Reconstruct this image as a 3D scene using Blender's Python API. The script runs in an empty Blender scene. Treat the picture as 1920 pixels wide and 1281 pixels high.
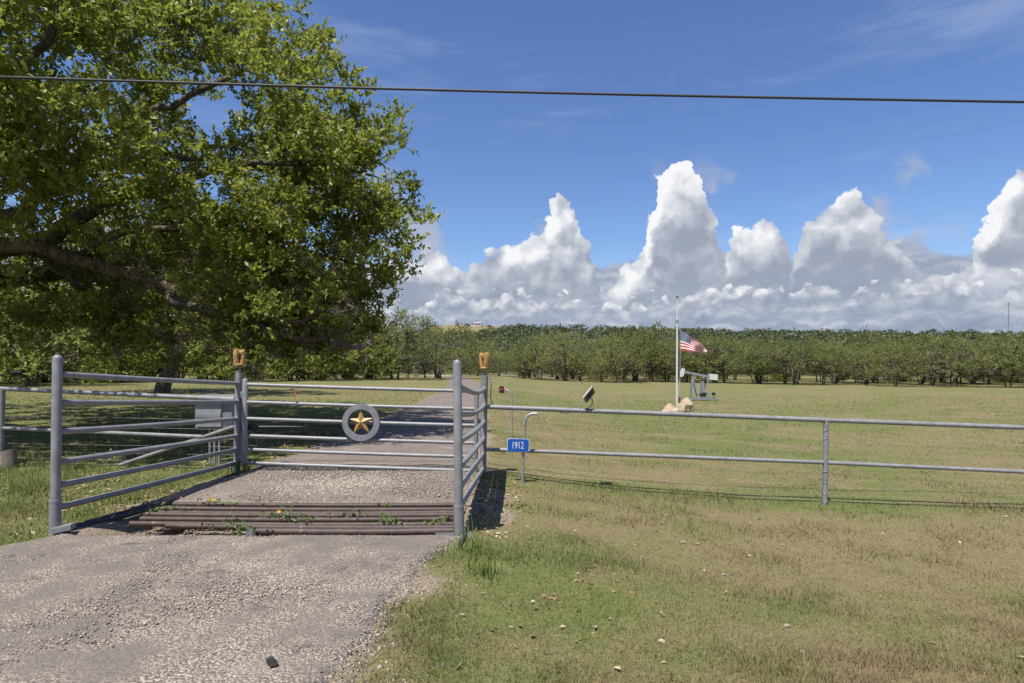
import bpy, bmesh, math, random
import numpy as np
from mathutils import Vector, Matrix

# ------------------------------------------------------------------ camera, sky, sun, exposure
scene = bpy.context.scene
col = scene.collection
FPX, CX, HY, EYE = 1100.0, 960.0, 690.0, 1.65        # photograph: focal length, centre column, horizon row, eye height

cam_data = bpy.data.cameras.new('camera')
cam = bpy.data.objects.new('camera', cam_data)
col.objects.link(cam)
cam.location = (0, 0, EYE)
cam.rotation_euler = (math.radians(90), 0, 0)
cam_data.sensor_width = 36.0
cam_data.lens = 36.0 * FPX / 1920.0
cam_data.shift_y = (HY - 640.5) / 1920.0
cam_data.clip_start = 0.05
cam_data.clip_end = 9000
scene.camera = cam

SUN_SHADOW = Vector((0.235, 0.40, -1.0)).normalized()  # direction the light travels
SUN_EL = math.asin(-SUN_SHADOW.z)
SUN_AZ = math.atan2(-SUN_SHADOW.x, -SUN_SHADOW.y)     # compass angle from +Y towards +X

sun_data = bpy.data.lights.new('sun', 'SUN')
sun_data.energy = 3.4
sun_data.angle = math.radians(0.55)
sun_data.color = (1.0, 0.955, 0.88)
sun = bpy.data.objects.new('sun', sun_data)
col.objects.link(sun)
sun.rotation_euler = SUN_SHADOW.to_track_quat('-Z', 'Y').to_euler()

scene.view_settings.view_transform = 'Standard'
scene.view_settings.look = 'None'
scene.view_settings.exposure = 1.08
scene.view_settings.gamma = 1.0
scene.view_settings.use_curve_mapping = False
scene.render.engine = 'CYCLES'
scene.cycles.use_denoising = True
scene.cycles.max_bounces = 6
scene.cycles.diffuse_bounces = 4
scene.cycles.glossy_bounces = 2
scene.cycles.transmission_bounces = 3
scene.cycles.transparent_max_bounces = 6
scene.cycles.caustics_reflective = False
scene.cycles.caustics_refractive = False
scene.cycles.use_adaptive_sampling = True
scene.cycles.adaptive_threshold = 0.015
scene.cycles.sample_clamp_indirect = 4.0


class NT:
    """small helper for writing node trees"""
    def __init__(self, tree):
        self.t = tree
    def n(self, kind, props=None, **ins):
        nd = self.t.nodes.new(kind)
        for k, v in (props or {}).items():
            setattr(nd, k, v)
        for k, v in ins.items():
            self.set(nd, k, v)
        return nd
    def set(self, nd, k, v):
        sock = nd.inputs[int(k[1:])] if (k[0] == 'i' and k[1:].isdigit()) else nd.inputs[k.replace('_', ' ')]
        if isinstance(v, bpy.types.NodeSocket):
            self.t.links.new(v, sock)
        elif isinstance(v, bpy.types.Node):
            self.t.links.new(v.outputs[0], sock)
        else:
            sock.default_value = v
    def m(self, op, a, b=0.0, c=0.0, clamp=False):
        nd = self.n('ShaderNodeMath', {'operation': op, 'use_clamp': clamp}, i0=a, i1=b, i2=c)
        return nd.outputs[0]
    def vm(self, op, a, b=(0, 0, 0)):
        nd = self.n('ShaderNodeVectorMath', {'operation': op}, i0=a)
        if op == 'SCALE':
            self.set(nd, 'Scale', b)
        else:
            self.set(nd, 'i1', b)
        return nd.outputs[0]
    def ss(self, x, lo, hi, a=0.0, b=1.0):
        nd = self.n('ShaderNodeMapRange', {'interpolation_type': 'SMOOTHSTEP'}, i0=x, i1=lo, i2=hi, i3=a, i4=b)
        return nd.outputs[0]
    def mixc(self, fac, a, b, mode='MIX'):
        nd = self.n('ShaderNodeMix', {'data_type': 'RGBA', 'blend_type': mode})
        self.set(nd, 'i0', fac); self.set(nd, 'i6', a); self.set(nd, 'i7', b)
        return nd.outputs[2]
    def noise(self, vec, scale, detail=4.0, rough=0.55, w=None, dist=0.0):
        nd = self.n('ShaderNodeTexNoise', {'noise_dimensions': '3D'}, Scale=scale, Detail=detail, Roughness=rough, Distortion=dist)
        if vec is not None:
            self.set(nd, 'Vector', vec)
        return nd.outputs[0]


def rgba(c):
    return (c[0], c[1], c[2], 1.0)


def skydir(px, py):
    v = Vector(((px - CX) / FPX, 1.0, (HY - py) / FPX)).normalized()
    return math.degrees(math.atan2(v.x, v.y)), math.degrees(math.asin(v.z))


def build_world():
    w = bpy.data.worlds.new('World')
    scene.world = w
    w.use_nodes = True
    t = w.node_tree
    t.nodes.clear()
    N = NT(t)
    out = N.n('ShaderNodeOutputWorld')
    sky = N.n('ShaderNodeTexSky', {'sky_type': 'NISHITA', 'sun_disc': False, 'sun_elevation': SUN_EL, 'sun_rotation': SUN_AZ,
                                   'altitude': 300.0, 'air_density': 1.0, 'dust_density': 0.4, 'ozone_density': 3.0})
    hs = N.n('ShaderNodeHueSaturation', Hue=0.51, Saturation=1.14, Value=1.0, Fac=1.0, Color=sky.outputs[0])
    tc = N.n('ShaderNodeTexCoord')
    d0 = N.vm('NORMALIZE', tc.outputs['Generated'])
    warp = N.n('ShaderNodeTexNoise', {'noise_dimensions': '3D'}, Vector=d0, Scale=22.0, Detail=4.0, Roughness=0.62)
    wv = N.vm('SUBTRACT', warp.outputs['Color'], (0.5, 0.5, 0.5))
    dw = N.vm('ADD', d0, N.vm('SCALE', wv, 0.042))

    def az_el(vec):
        s = N.n('ShaderNodeSeparateXYZ', i0=vec)
        az = N.m('MULTIPLY', N.m('ARCTAN2', s.outputs[0], s.outputs[1]), 180.0 / math.pi)
        el = N.m('MULTIPLY', N.m('ARCSINE', s.outputs[2]), 180.0 / math.pi)
        return az, el

    def curve(az, pts, top):
        """height profile (degrees) along the azimuth, all the way round"""
        nd = N.n('ShaderNodeFloatCurve')
        c = nd.mapping.curves[0]
        pts = sorted(pts)
        c.points[0].location = ((pts[0][0] + 180) / 360, pts[0][1] / top)
        c.points[1].location = ((pts[-1][0] + 180) / 360, pts[-1][1] / top)
        for a, h in pts[1:-1]:
            c.points.new((a + 180) / 360, h / top)
        nd.mapping.use_clip = False
        nd.mapping.update()
        N.set(nd, 'Value', N.m('DIVIDE', N.m('ADD', az, 180.0), 360.0))
        return N.m('MULTIPLY', nd.outputs[0], top)

    rnd = random.Random(5)
    def around(pts, lo, hi, gap):
        """the same kind of profile outside the stretch in view"""
        a0, a1 = pts[0][0], pts[-1][0]
        a = -180.0
        res = []
        while a <= 180.0:
            if a < a0 - gap or a > a1 + gap:
                res.append((a, rnd.uniform(lo, hi) if rnd.random() > .3 else hi * 1.25))
            a += gap * rnd.uniform(.7, 1.3)
        res = [(-180.0, 5.0)] + [r for r in res if -178 < r[0] < 178] + list(pts) + [(180.0, 5.0)]
        return sorted(res)

    def prof(rows):
        return [skydir(x, y) for x, y in rows]
    towers = prof([(480, 520), (560, 470), (640, 500), (700, 470), (760, 445), (800, 425), (845, 440), (868, 470), (905, 462), (930, 440), (955, 425),
                   (985, 412), (1012, 396), (1030, 375), (1037, 345), (1045, 330), (1076, 330), (1086, 345), (1094, 390), (1108, 465), (1135, 510), (1160, 485),
                   (1190, 450), (1212, 420), (1224, 360), (1232, 310), (1244, 278), (1262, 266), (1296, 266), (1312, 290), (1326, 345), (1342, 400), (1366, 436), (1386, 388), (1412, 378), (1445, 382),
                   (1466, 420), (1492, 455), (1504, 385), (1522, 352), (1550, 338), (1590, 332), (1630, 340), (1656, 362), (1674, 400), (1700, 440), (1740, 478),
                   (1790, 468), (1820, 446), (1850, 370), (1878, 285), (1905, 245), (1960, 260), (2030, 330), (2100, 430), (2200, 400)])
    towers = around(towers, 7.0, 12.0, 6.0)
    lit_dir = Vector((-0.32, 0.0, 0.95))
    def density(vec, H, off=(0.0, 0.0, 0.0)):
        az, el = az_el(vec)
        base = N.m('MULTIPLY', N.m('SUBTRACT', H if H else N.m('SUBTRACT', curve(az, towers, 40.0), 0.6), el), 0.70)
        v = N.n('ShaderNodeTexVoronoi', {'feature': 'F1', 'distance': 'EUCLIDEAN'}, Vector=vec, Scale=20.0, Detail=2.0, Roughness=0.5)
        bl = N.m('MULTIPLY', N.m('SUBTRACT', 0.43, v.outputs['Distance']), 1.55)
        return N.m('ADD', N.m('MINIMUM', base, 2.2), bl), el

    # layer 1: the towering cumulus
    dA, elA = density(dw, None)
    dA2, _ = density(N.vm('ADD', dw, tuple(lit_dir * 0.020)), None)
    maskA = N.ss(dA, 0.0, 0.26)
    azA, elA0 = az_el(d0)
    soft = N.noise(dw, 13.0, 2.0, 0.5)
    litA = N.m('ADD', N.m('MULTIPLY', N.m('SUBTRACT', dA, dA2), 0.42), N.m('MULTIPLY', N.m('SUBTRACT', soft, 0.5), 1.6))
    litA = N.m('ADD', N.m('ADD', litA, 0.10), N.ss(elA0, 8.0, 17.0, 0.0, 0.46))
    colA = N.n('ShaderNodeValToRGB', Fac=litA)
    cr = colA.color_ramp
    cr.elements[0].position = 0.0; cr.elements[0].color = (0.34, 0.38, 0.48, 1)
    cr.elements[1].position = 1.0; cr.elements[1].color = (0.94, 0.95, 0.97, 1)
    e = cr.elements.new(0.32); e.color = (0.45, 0.49, 0.58, 1)
    e = cr.elements.new(0.64); e.color = (0.64, 0.67, 0.74, 1)

    # layer 1b: the nearer, lower heads standing before the bank
    rowH = N.m('ADD', 7.6, N.m('MULTIPLY', N.m('SUBTRACT', N.noise(N.vm('MULTIPLY', d0, (11.0, 11.0, 2.0)), 1.0, 2.0, 0.5), 0.5), 9.0))
    def small(vec):
        az, el = az_el(vec)
        v = N.n('ShaderNodeTexVoronoi', {'feature': 'F1', 'distance': 'EUCLIDEAN'}, Vector=N.vm('MULTIPLY', vec, (1.0, 1.0, 1.5)), Scale=34.0, Detail=1.0, Roughness=0.5)
        return N.m('ADD', N.m('MINIMUM', N.m('MULTIPLY', N.m('SUBTRACT', rowH, el), 0.8), 1.3), N.m('MULTIPLY', N.m('SUBTRACT', 0.42, v.outputs['Distance']), 1.9))
    dD = small(dw); dD2 = small(N.vm('ADD', dw, tuple(lit_dir * 0.013)))
    maskD = N.m('MULTIPLY', N.ss(dD, 0.0, 0.35), N.ss(elA0, 3.6, 6.4))
    litD = N.m('ADD', N.m('MULTIPLY', N.m('SUBTRACT', dD, dD2), 0.42), N.m('ADD', 0.22, N.m('MULTIPLY', N.m('SUBTRACT', soft, 0.5), 1.0)))
    colD = N.n('ShaderNodeValToRGB', Fac=litD)
    cr = colD.color_ramp
    cr.elements[0].position = 0.0; cr.elements[0].color = (0.33, 0.38, 0.49, 1)
    cr.elements[1].position = 1.0; cr.elements[1].color = (0.90, 0.91, 0.94, 1)
    e = cr.elements.new(0.36); e.color = (0.44, 0.48, 0.58, 1)
    e = cr.elements.new(0.66); e.color = (0.62, 0.65, 0.72, 1)

    # layer 2: the long low bank towards the horizon, rolls seen edge on
    st = N.vm('MULTIPLY', dw, (17.0, 17.0, 52.0))
    bk = N.noise(st, 1.0, 4.0, 0.55)
    bk2 = N.noise(N.vm('ADD', st, (-0.12, 0.0, 0.40)), 1.0, 4.0, 0.55)
    litB = N.m('ADD', N.m('MULTIPLY', N.m('SUBTRACT', bk, bk2), 1.5), 0.38)
    litB = N.m('ADD', litB, N.m('MULTIPLY', N.m('SUBTRACT', soft, 0.5), 1.1))
    azB, elB = az_el(dw)
    topB = N.m('ADD', 9.6, N.m('MULTIPLY', N.m('SUBTRACT', soft, 0.5), 9.0))
    maskB = N.ss(N.m('SUBTRACT', topB, elB), -0.2, 1.0)
    colB = N.n('ShaderNodeValToRGB', Fac=litB)
    cr = colB.color_ramp
    cr.elements[0].position = 0.05; cr.elements[0].color = (0.30, 0.36, 0.49, 1)
    cr.elements[1].position = 1.0; cr.elements[1].color = (0.72, 0.74, 0.80, 1)
    e = cr.elements.new(0.40); e.color = (0.39, 0.45, 0.57, 1)
    e = cr.elements.new(0.66); e.color = (0.55, 0.59, 0.68, 1)

    # layer 3: thin cirrus high up
    ci = N.noise(N.vm('MULTIPLY', d0, (2.6, 2.6, 15.0)), 1.0, 4.0, 0.66)
    ci = N.m('MULTIPLY', N.ss(ci, 0.50, 0.85), 0.26)

    c1 = N.mixc(ci, hs.outputs[0], (4.6, 5.0, 6.1, 1))
    bg_sky = N.n('ShaderNodeBackground', Color=c1, Strength=0.072)
    bgA = N.n('ShaderNodeBackground', Color=colA.outputs[0], Strength=0.47)
    bgB = N.n('ShaderNodeBackground', Color=colB.outputs[0], Strength=0.45)
    lowA = N.ss(elA0, 4.2, 8.4)
    pf = N.noise(N.vm('ADD', dw, (3.0, 1.0, 0.0)), 9.0, 3.0, 0.55)
    band = N.m('MULTIPLY', N.ss(elA0, 9.0, 12.0), N.ss(elA0, 20.0, 15.0))
    maskC = N.m('MULTIPLY', N.ss(pf, 0.56, 0.68), N.m('MULTIPLY', band, 0.75))
    bgC = N.n('ShaderNodeBackground', Color=(0.42, 0.45, 0.54, 1), Strength=0.52)
    m0 = N.n('ShaderNodeMixShader'); N.set(m0, 'i0', maskC); N.set(m0, 'i1', bg_sky); N.set(m0, 'i2', bgC); bg_sky = m0
    m1 = N.n('ShaderNodeMixShader'); N.set(m1, 'i0', maskB); N.set(m1, 'i1', bg_sky); N.set(m1, 'i2', bgB)
    m2 = N.n('ShaderNodeMixShader'); N.set(m2, 'i0', N.m('MULTIPLY', maskA, lowA)); N.set(m2, 'i1', m1); N.set(m2, 'i2', bgA)
    bgD = N.n('ShaderNodeBackground', Color=colD.outputs[0], Strength=0.46)
    m3 = N.n('ShaderNodeMixShader'); N.set(m3, 'i0', maskD); N.set(m3, 'i1', m2); N.set(m3, 'i2', bgD)
    t.links.new(m3.outputs[0], out.inputs[0])


build_world()
scene.world.cycles.sampling_method = 'MANUAL'
scene.world.cycles.sample_map_resolution = 256
#--- END SKY


# ------------------------------------------------------------------ helpers
rng = np.random.default_rng(7)
random.seed(7)


def P(px, py, Y):
    """a point of the place: photograph column, row, distance in metres"""
    return Vector(((px - CX) / FPX * Y, Y, EYE - (py - HY) / FPX * Y))


def _hash(ix, iy, seed):
    h = (ix.astype(np.int64) * 374761393 + iy.astype(np.int64) * 668265263 + seed * 2147483647) & 0xffffffff
    h = ((h ^ (h >> 13)) * 1274126177) & 0xffffffff
    h = (h ^ (h >> 16)) & 0xffffffff
    return h / 4294967295.0


def vnoise(x, y, seed=0):
    x = np.asarray(x, float); y = np.asarray(y, float)
    ix = np.floor(x); iy = np.floor(y)
    fx = x - ix; fy = y - iy
    fx = fx * fx * (3 - 2 * fx); fy = fy * fy * (3 - 2 * fy)
    a = _hash(ix, iy, seed); b = _hash(ix + 1, iy, seed)
    c = _hash(ix, iy + 1, seed); d = _hash(ix + 1, iy + 1, seed)
    return (a * (1 - fx) + b * fx) * (1 - fy) + (c * (1 - fx) + d * fx) * fy


def fbm(x, y, seed=0, octaves=4):
    s = 0.0; amp = 0.5; tot = 0.0
    for o in range(octaves):
        s = s + amp * vnoise(np.asarray(x) * 2 ** o + 17.3 * o, np.asarray(y) * 2 ** o - 9.1 * o, seed + o)
        tot += amp; amp *= 0.5
    return s / tot


def sstep(x, a, b):
    t = np.clip((np.asarray(x, float) - a) / (b - a), 0, 1)
    return t * t * (3 - 2 * t)


# drive, guard and terrain shapes ---------------------------------------------
GY0, GY1 = 5.80, 7.02            # cattle guard, front and back edge
GX0, GX1 = -4.45, -0.55


def drive_edges(y):
    """left and right edge of the driveway at distance y"""
    y = np.asarray(y, float)
    left = np.interp(y, [0, 2.0, 3.0, 4.3, 5.1, 5.6, 6.0, 7.2, 9.0, 11.3, 16.5, 36, 60, 82, 110, 128],
                     [-9.0, -8.0, -6.6, -5.4, -4.75, -4.5, -4.45, -4.4, -4.3, -4.15, -4.1, -4.75, -6.3, -9.0, -13, -18])
    right = np.interp(y, [0, 2.0, 3.07, 3.6, 4.2, 4.9, 5.6, 7.0, 9.0, 12, 16.5, 25, 36, 60, 82, 110, 128],
                      [-1.05, -1.02, -.98, -0.92, -.88, -.82, -.66, -.55, -.62, -.62, -.72, -1.3, -1.9, -3.2, -5.6, -9.5, -14])
    return left, right


def ground_z(x, y):
    x = np.asarray(x, float); y = np.asarray(y, float)
    z = -0.6 * (1 - np.exp(-np.clip(x + 0.45, 0, None) / 3.5))
    z = z * (0.35 + 0.65 * sstep(y, 1.0, 7.0))
    z = z + 0.022 * np.clip(-5.5 - x, 0, 14) * sstep(y, 10, 26) * (1 - sstep(y, 60, 110))
    z = z + (fbm(x / 6, y / 6, 3) - 0.5) * 0.10 * sstep(np.abs(x + 2.5), 2.0, 5.0) * (1 - sstep(y, 60, 120))
    z = z + (fbm(x / .5, y / .5, 4) - 0.5) * 0.035 * sstep(np.abs(x + 2.5), 1.6, 2.4) * (1 - sstep(y, 14, 30))
    # hills behind
    ridge = 40 + 9 * (fbm(x / 260 + 3, y / 400, 11, 3) - 0.5) * 2 - 11 * sstep(-x, 0, 60) * (1 - sstep(-x, 300, 500)) - 9 * sstep(x, 200, 600)
    z = z + ridge * sstep(y, 150, 680)
    z = z + 40 * np.exp(-(((x + 72) / 105) ** 2 + ((y - 905) / 130) ** 2))
    z = z + 2.0 * (fbm(x / 60, y / 60, 21, 3) - .5) * sstep(y, 140, 260)
    # trough under the cattle guard
    trough = (sstep(x, GX0 + .1, GX0 + .3) * (1 - sstep(x, GX1 - .05, GX1 + .08)) * sstep(y, GY0 - .12, GY0 + .04) * (1 - sstep(y, GY1 - .05, GY1 + .1)))
    z = z - 0.17 * trough
    # washed-out gully beside the right wing
    z = z - 0.07 * np.exp(-((x + .15) / .17) ** 2) * sstep(y, 5.6, 6.2) * (1 - sstep(y, 8.2, 9.2))
    return z


def gz(x, y):
    return float(ground_z(np.array([x]), np.array([y]))[0])


def dryness(x, y):
    """0 green .. 1 straw"""
    d = 0.55 + 1.5 * (fbm(x / 2.6, y / 1.8, 31, 4) - 0.5) + 0.9 * (fbm(x / .55, y / .45, 41, 3) - 0.5)
    d = d + 0.42 * sstep(x, 1.0, 3.6) * (1 - sstep(y, 7.9, 9.0)) * sstep(y, 4.6, 6.2)
    d = d + 0.15 * (1 - sstep(y, 2.8, 4.2)) + .20 * sstep(x, .2, 1.4) * (1 - sstep(y, 7.5, 9.0))
    d = d - 0.30 * np.exp(-((y - 9.6 + .04 * x) / 0.8) ** 2) * sstep(x, -.4, .5)
    d = d - 0.25 * np.exp(-(((x - .2) / .7) ** 2 + ((y - 4.9) / 1.0) ** 2))
    d = d - 0.42 * (1 - sstep(x, -5.2, -3.8)) * (1 - sstep(y, 22, 34))
    d = d - 0.10 * sstep(y, 9.8, 14)
    return np.clip(d, 0, 1)


def bareness(x, y):
    """0 grown over .. 1 bare soil and stones"""
    l, r = drive_edges(y)
    b = np.exp(-np.clip(x - r, 0, None) / (0.24 + .22 * (1 - sstep(y, 4.0, 5.6)))) * (x > -2.5) * (y < 40) * 1.05
    b = np.maximum(b, np.exp(-np.clip(l - x, 0, None) / 0.15) * (x <= -2.5) * (y < 40) * .9)
    b = b + 1.25 * (fbm(x / .6, y / .5, 51, 3) - 0.50) + .0
    b = b + .45 * np.exp(-(((x + .12) / .22) ** 2)) * sstep(y, 5.7, 6.2) * (1 - sstep(y, 8.2, 9.0))
    b = b + .22 * (1 - sstep(x, -6.0, -4.2)) * sstep(y, 5.5, 7) * (1 - sstep(y, 13, 18))
    return np.clip(b, 0, 1)


# mesh building ----------------------------------------------------------------
def mesh_np(name, V, faces, tint=None, smooth=False, extra=None):
    """faces: list of (n,k) int arrays"""
    me = bpy.data.meshes.new(name)
    V = np.asarray(V, np.float32)
    me.vertices.add(len(V)); me.vertices.foreach_set('co', V.ravel())
    faces = [np.asarray(f, np.int32) for f in faces if len(f)]
    nl = sum(f.size for f in faces); nf = sum(len(f) for f in faces)
    me.loops.add(nl); me.polygons.add(nf)
    me.loops.foreach_set('vertex_index', np.concatenate([f.ravel() for f in faces]))
    tot = np.concatenate([np.full(len(f), f.shape[1], np.int32) for f in faces])
    start = np.concatenate([[0], np.cumsum(tot)[:-1]]).astype(np.int32)
    me.polygons.foreach_set('loop_start', start)
    try:
        me.polygons.foreach_set('loop_total', tot)
    except Exception:
        pass
    if tint is not None:
        a = me.color_attributes.new('tint', 'FLOAT_COLOR', 'POINT')
        c = np.ones((len(V), 4), np.float32); c[:, :3] = tint
        a.data.foreach_set('color', c.ravel())
    for k, v in (extra or {}).items():
        a = me.attributes.new(k, 'FLOAT', 'POINT'); a.data.foreach_set('value', np.asarray(v, np.float32))
    if smooth:
        me.polygons.foreach_set('use_smooth', np.ones(nf, bool))
    me.update(calc_edges=True)
    me.validate()
    return me


class MB:
    """collects boxes, tubes, lathes; builds ONE mesh object"""
    def __init__(self):
        self.v = []; self.f3 = []; self.f4 = []; self.fn = []
    def add(self, verts, faces):
        b = len(self.v)
        self.v.extend([tuple(p) for p in verts])
        for f in faces:
            (self.f4 if len(f) == 4 else self.f3 if len(f) == 3 else self.fn).append([i + b for i in f])
        return self
    def box(self, c, size, rot=None):
        c = Vector(c); sx, sy, sz = [s / 2 for s in size]
        vs = [Vector((x, y, z)) for x in (-sx, sx) for y in (-sy, sy) for z in (-sz, sz)]
        if rot is not None:
            vs = [rot @ v for v in vs]
        return self.add([c + v for v in vs], [(0, 1, 3, 2), (4, 6, 7, 5), (0, 4, 5, 1), (2, 3, 7, 6), (0, 2, 6, 4), (1, 5, 7, 3)])
    def tube(self, pts, radii, n=10, caps=True, dome=False):
        pts = [Vector(p) for p in pts]
        if not hasattr(radii, '__len__'):
            radii = [radii] * len(pts)
        rings = []; up = Vector((0, 0, 1))
        prev = None
        for i, p in enumerate(pts):
            d = (pts[min(i + 1, len(pts) - 1)] - pts[max(i - 1, 0)]).normalized()
            if prev is None:
                a = up if abs(d.z) < 0.95 else Vector((0, 1, 0))
                s = d.cross(a).normalized()
            else:
                s = (prev - d * prev.dot(d)).normalized()
            prev = s
            q = d.cross(s)
            rings.append([p + (s * math.cos(2 * math.pi * k / n) + q * math.sin(2 * math.pi * k / n)) * radii[i] for k in range(n)])
        vs = [v for r in rings for v in r]
        fs = []
        for i in range(len(pts) - 1):
            for k in range(n):
                fs.append((i * n + k, i * n + (k + 1) % n, (i + 1) * n + (k + 1) % n, (i + 1) * n + k))
        if caps:
            b = len(vs); vs.append(pts[0]); e = b + 1; vs.append(pts[-1])
            L = (len(pts) - 1) * n
            for k in range(n):
                fs.append((b, (k + 1) % n, k)); fs.append((e, L + k, L + (k + 1) % n))
        return self.add(vs, fs)
    def lathe(self, base, prof, n=16, axis=Vector((0, 0, 1))):
        """prof: (radius, height) rows up the axis"""
        base = Vector(base)
        return self.tube([base + axis * h for r, h in prof], [max(r, 1e-4) for r, h in prof], n)
    def build(self, name, mat, parent=None, smooth=True, loc=None):
        me = bpy.data.meshes.new(name)
        me.from_pydata(self.v, [], self.f4 + self.f3 + self.fn)
        bm = bmesh.new(); bm.from_mesh(me)
        bmesh.ops.recalc_face_normals(bm, faces=bm.faces)
        bm.to_mesh(me); bm.free()
        if smooth:
            me.polygons.foreach_set('use_smooth', np.ones(len(me.polygons), bool))
            try:
                me.set_sharp_from_angle(angle=math.radians(40))
            except Exception:
                pass
        return link(name, me, mat, parent, loc)


def link(name, data, mat=None, parent=None, loc=None):
    o = bpy.data.objects.new(name, data)
    col.objects.link(o)
    if mat is not None and data is not None and not (data.materials and data.materials[0]):
        data.materials.append(mat)
    if parent is not None:
        o.parent = parent
        # parts are modelled in world coordinates; things stand at their base
        o.matrix_parent_inverse = Matrix.Translation(-Vector(parent.location))
    if loc is not None:
        o.location = loc
    return o


def tag(o, label=None, cat=None, group=None, kind=None):
    if label: o['label'] = label
    if cat: o['category'] = cat
    if group: o['group'] = group
    if kind: o['kind'] = kind
    return o


def thing(name, loc, label, cat, group=None):
    o = bpy.data.objects.new(name, None)
    o.empty_display_size = 0.2
    o.location = loc
    col.objects.link(o)
    return tag(o, label, cat, group)


# ------------------------------------------------------------------ materials
def new_mat(name):
    m = bpy.data.materials.new(name); m.use_nodes = True
    t = m.node_tree; t.nodes.clear()
    N = NT(t)
    out = N.n('ShaderNodeOutputMaterial')
    return m, N, out


def paint_mat(name, c, rough=0.45, metal=0.0, wear=0.25, spots=None, scale=18.0, bump=0.15, spec=0.5):
    """painted or bare surface with uneven tone, fine grain and stains"""
    m, N, out = new_mat(name)
    tc = N.n('ShaderNodeTexCoord').outputs['Object']
    n1 = N.noise(tc, scale, 5.0, 0.6); n2 = N.noise(tc, scale * 9, 3.0, 0.6)
    dark = tuple(x * (1 - wear) for x in c); lite = tuple(min(1, x * (1 + wear * .5)) for x in c)
    cc = N.mixc(N.ss(n1, 0.3, 0.7), rgba(dark), rgba(lite))
    cc = N.mixc(N.m('MULTIPLY', N.ss(n2, 0.35, 0.75), 0.35), cc, rgba(dark))
    if spots:
        n3 = N.noise(tc, scale * 2.2, 6.0, 0.7)
        cc = N.mixc(N.ss(n3, spots[1], spots[1] + .07), cc, rgba(spots[0]))
    p = N.n('ShaderNodeBsdfPrincipled', Base_Color=cc, Metallic=metal)
    p.inputs['Specular IOR Level'].default_value = spec
    N.set(p, 'Roughness', N.m('ADD', rough - .08, N.m('MULTIPLY', n1, .18)))
    b = N.n('ShaderNodeBump', Strength=bump, Distance=0.004, Height=n2)
    N.set(p, 'Normal', b)
    N.t.links.new(p.outputs[0], out.inputs[0])
    return m


def leaf_mat(name, dark, lite, trans=0.35, rough=0.42, spec=0.35, vary=0.16):
    """leaf colour runs from dark to lite by the per-leaf tint; light comes through the blade"""
    m, N, out = new_mat(name)
    at = N.n('ShaderNodeAttribute', {'attribute_name': 'tint'})
    oi = N.n('ShaderNodeObjectInfo')
    sp = N.n('ShaderNodeSeparateColor', i0=at.outputs['Color'])
    f = N.m('ADD', sp.outputs[0], N.m('MULTIPLY', N.m('SUBTRACT', oi.outputs['Random'], 0.5), vary * 2), clamp=True)
    c = N.mixc(f, rgba(dark), rgba(lite))
    c = N.mixc(sp.outputs[1], c, (0.17, 0.115, 0.05, 1))
    p = N.n('ShaderNodeBsdfPrincipled', Base_Color=c, Roughness=rough)
    p.inputs['Specular IOR Level'].default_value = spec
    tl = N.n('ShaderNodeBsdfTranslucent', Color=N.mixc(0.5, c, (0.20, 0.26, 0.03, 1)))
    mx = N.n('ShaderNodeMixShader'); N.set(mx, 'i0', trans); N.set(mx, 'i1', p); N.set(mx, 'i2', tl)
    N.t.links.new(mx.outputs[0], out.inputs[0])
    return m


def tint_mat(name, rough=0.8, trans=0.0, spec=0.2):
    m, N, out = new_mat(name)
    at = N.n('ShaderNodeAttribute', {'attribute_name': 'tint'})
    p = N.n('ShaderNodeBsdfPrincipled', Base_Color=at.outputs['Color'], Roughness=rough)
    p.inputs['Specular IOR Level'].default_value = spec
    last = p
    if trans:
        tl = N.n('ShaderNodeBsdfTranslucent', Color=at.outputs['Color'])
        last = N.n('ShaderNodeMixShader'); N.set(last, 'i0', trans); N.set(last, 'i1', p); N.set(last, 'i2', tl)
    N.t.links.new(last.outputs[0], out.inputs[0])
    return m


def bark_mat(name, a, b):
    m, N, out = new_mat(name)
    tc = N.n('ShaderNodeTexCoord').outputs['Object']
    st = N.vm('MULTIPLY', tc, (9.0, 9.0, 3.0))
    n1 = N.noise(st, 1.6, 6.0, 0.65); n2 = N.noise(tc, 1.1, 3.0, 0.5)
    c = N.mixc(N.ss(n1, 0.35, 0.68), rgba(a), rgba(b))
    c = N.mixc(N.m('MULTIPLY', N.ss(n2, .5, .75), .5), c, (0.20, 0.19, 0.15, 1))
    p = N.n('ShaderNodeBsdfPrincipled', Base_Color=c, Roughness=0.95)
    p.inputs['Specular IOR Level'].default_value = 0.1
    N.set(p, 'Normal', N.n('ShaderNodeBump', Strength=0.9, Distance=0.04, Height=n1))
    N.t.links.new(p.outputs[0], out.inputs[0])
    return m


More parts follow.
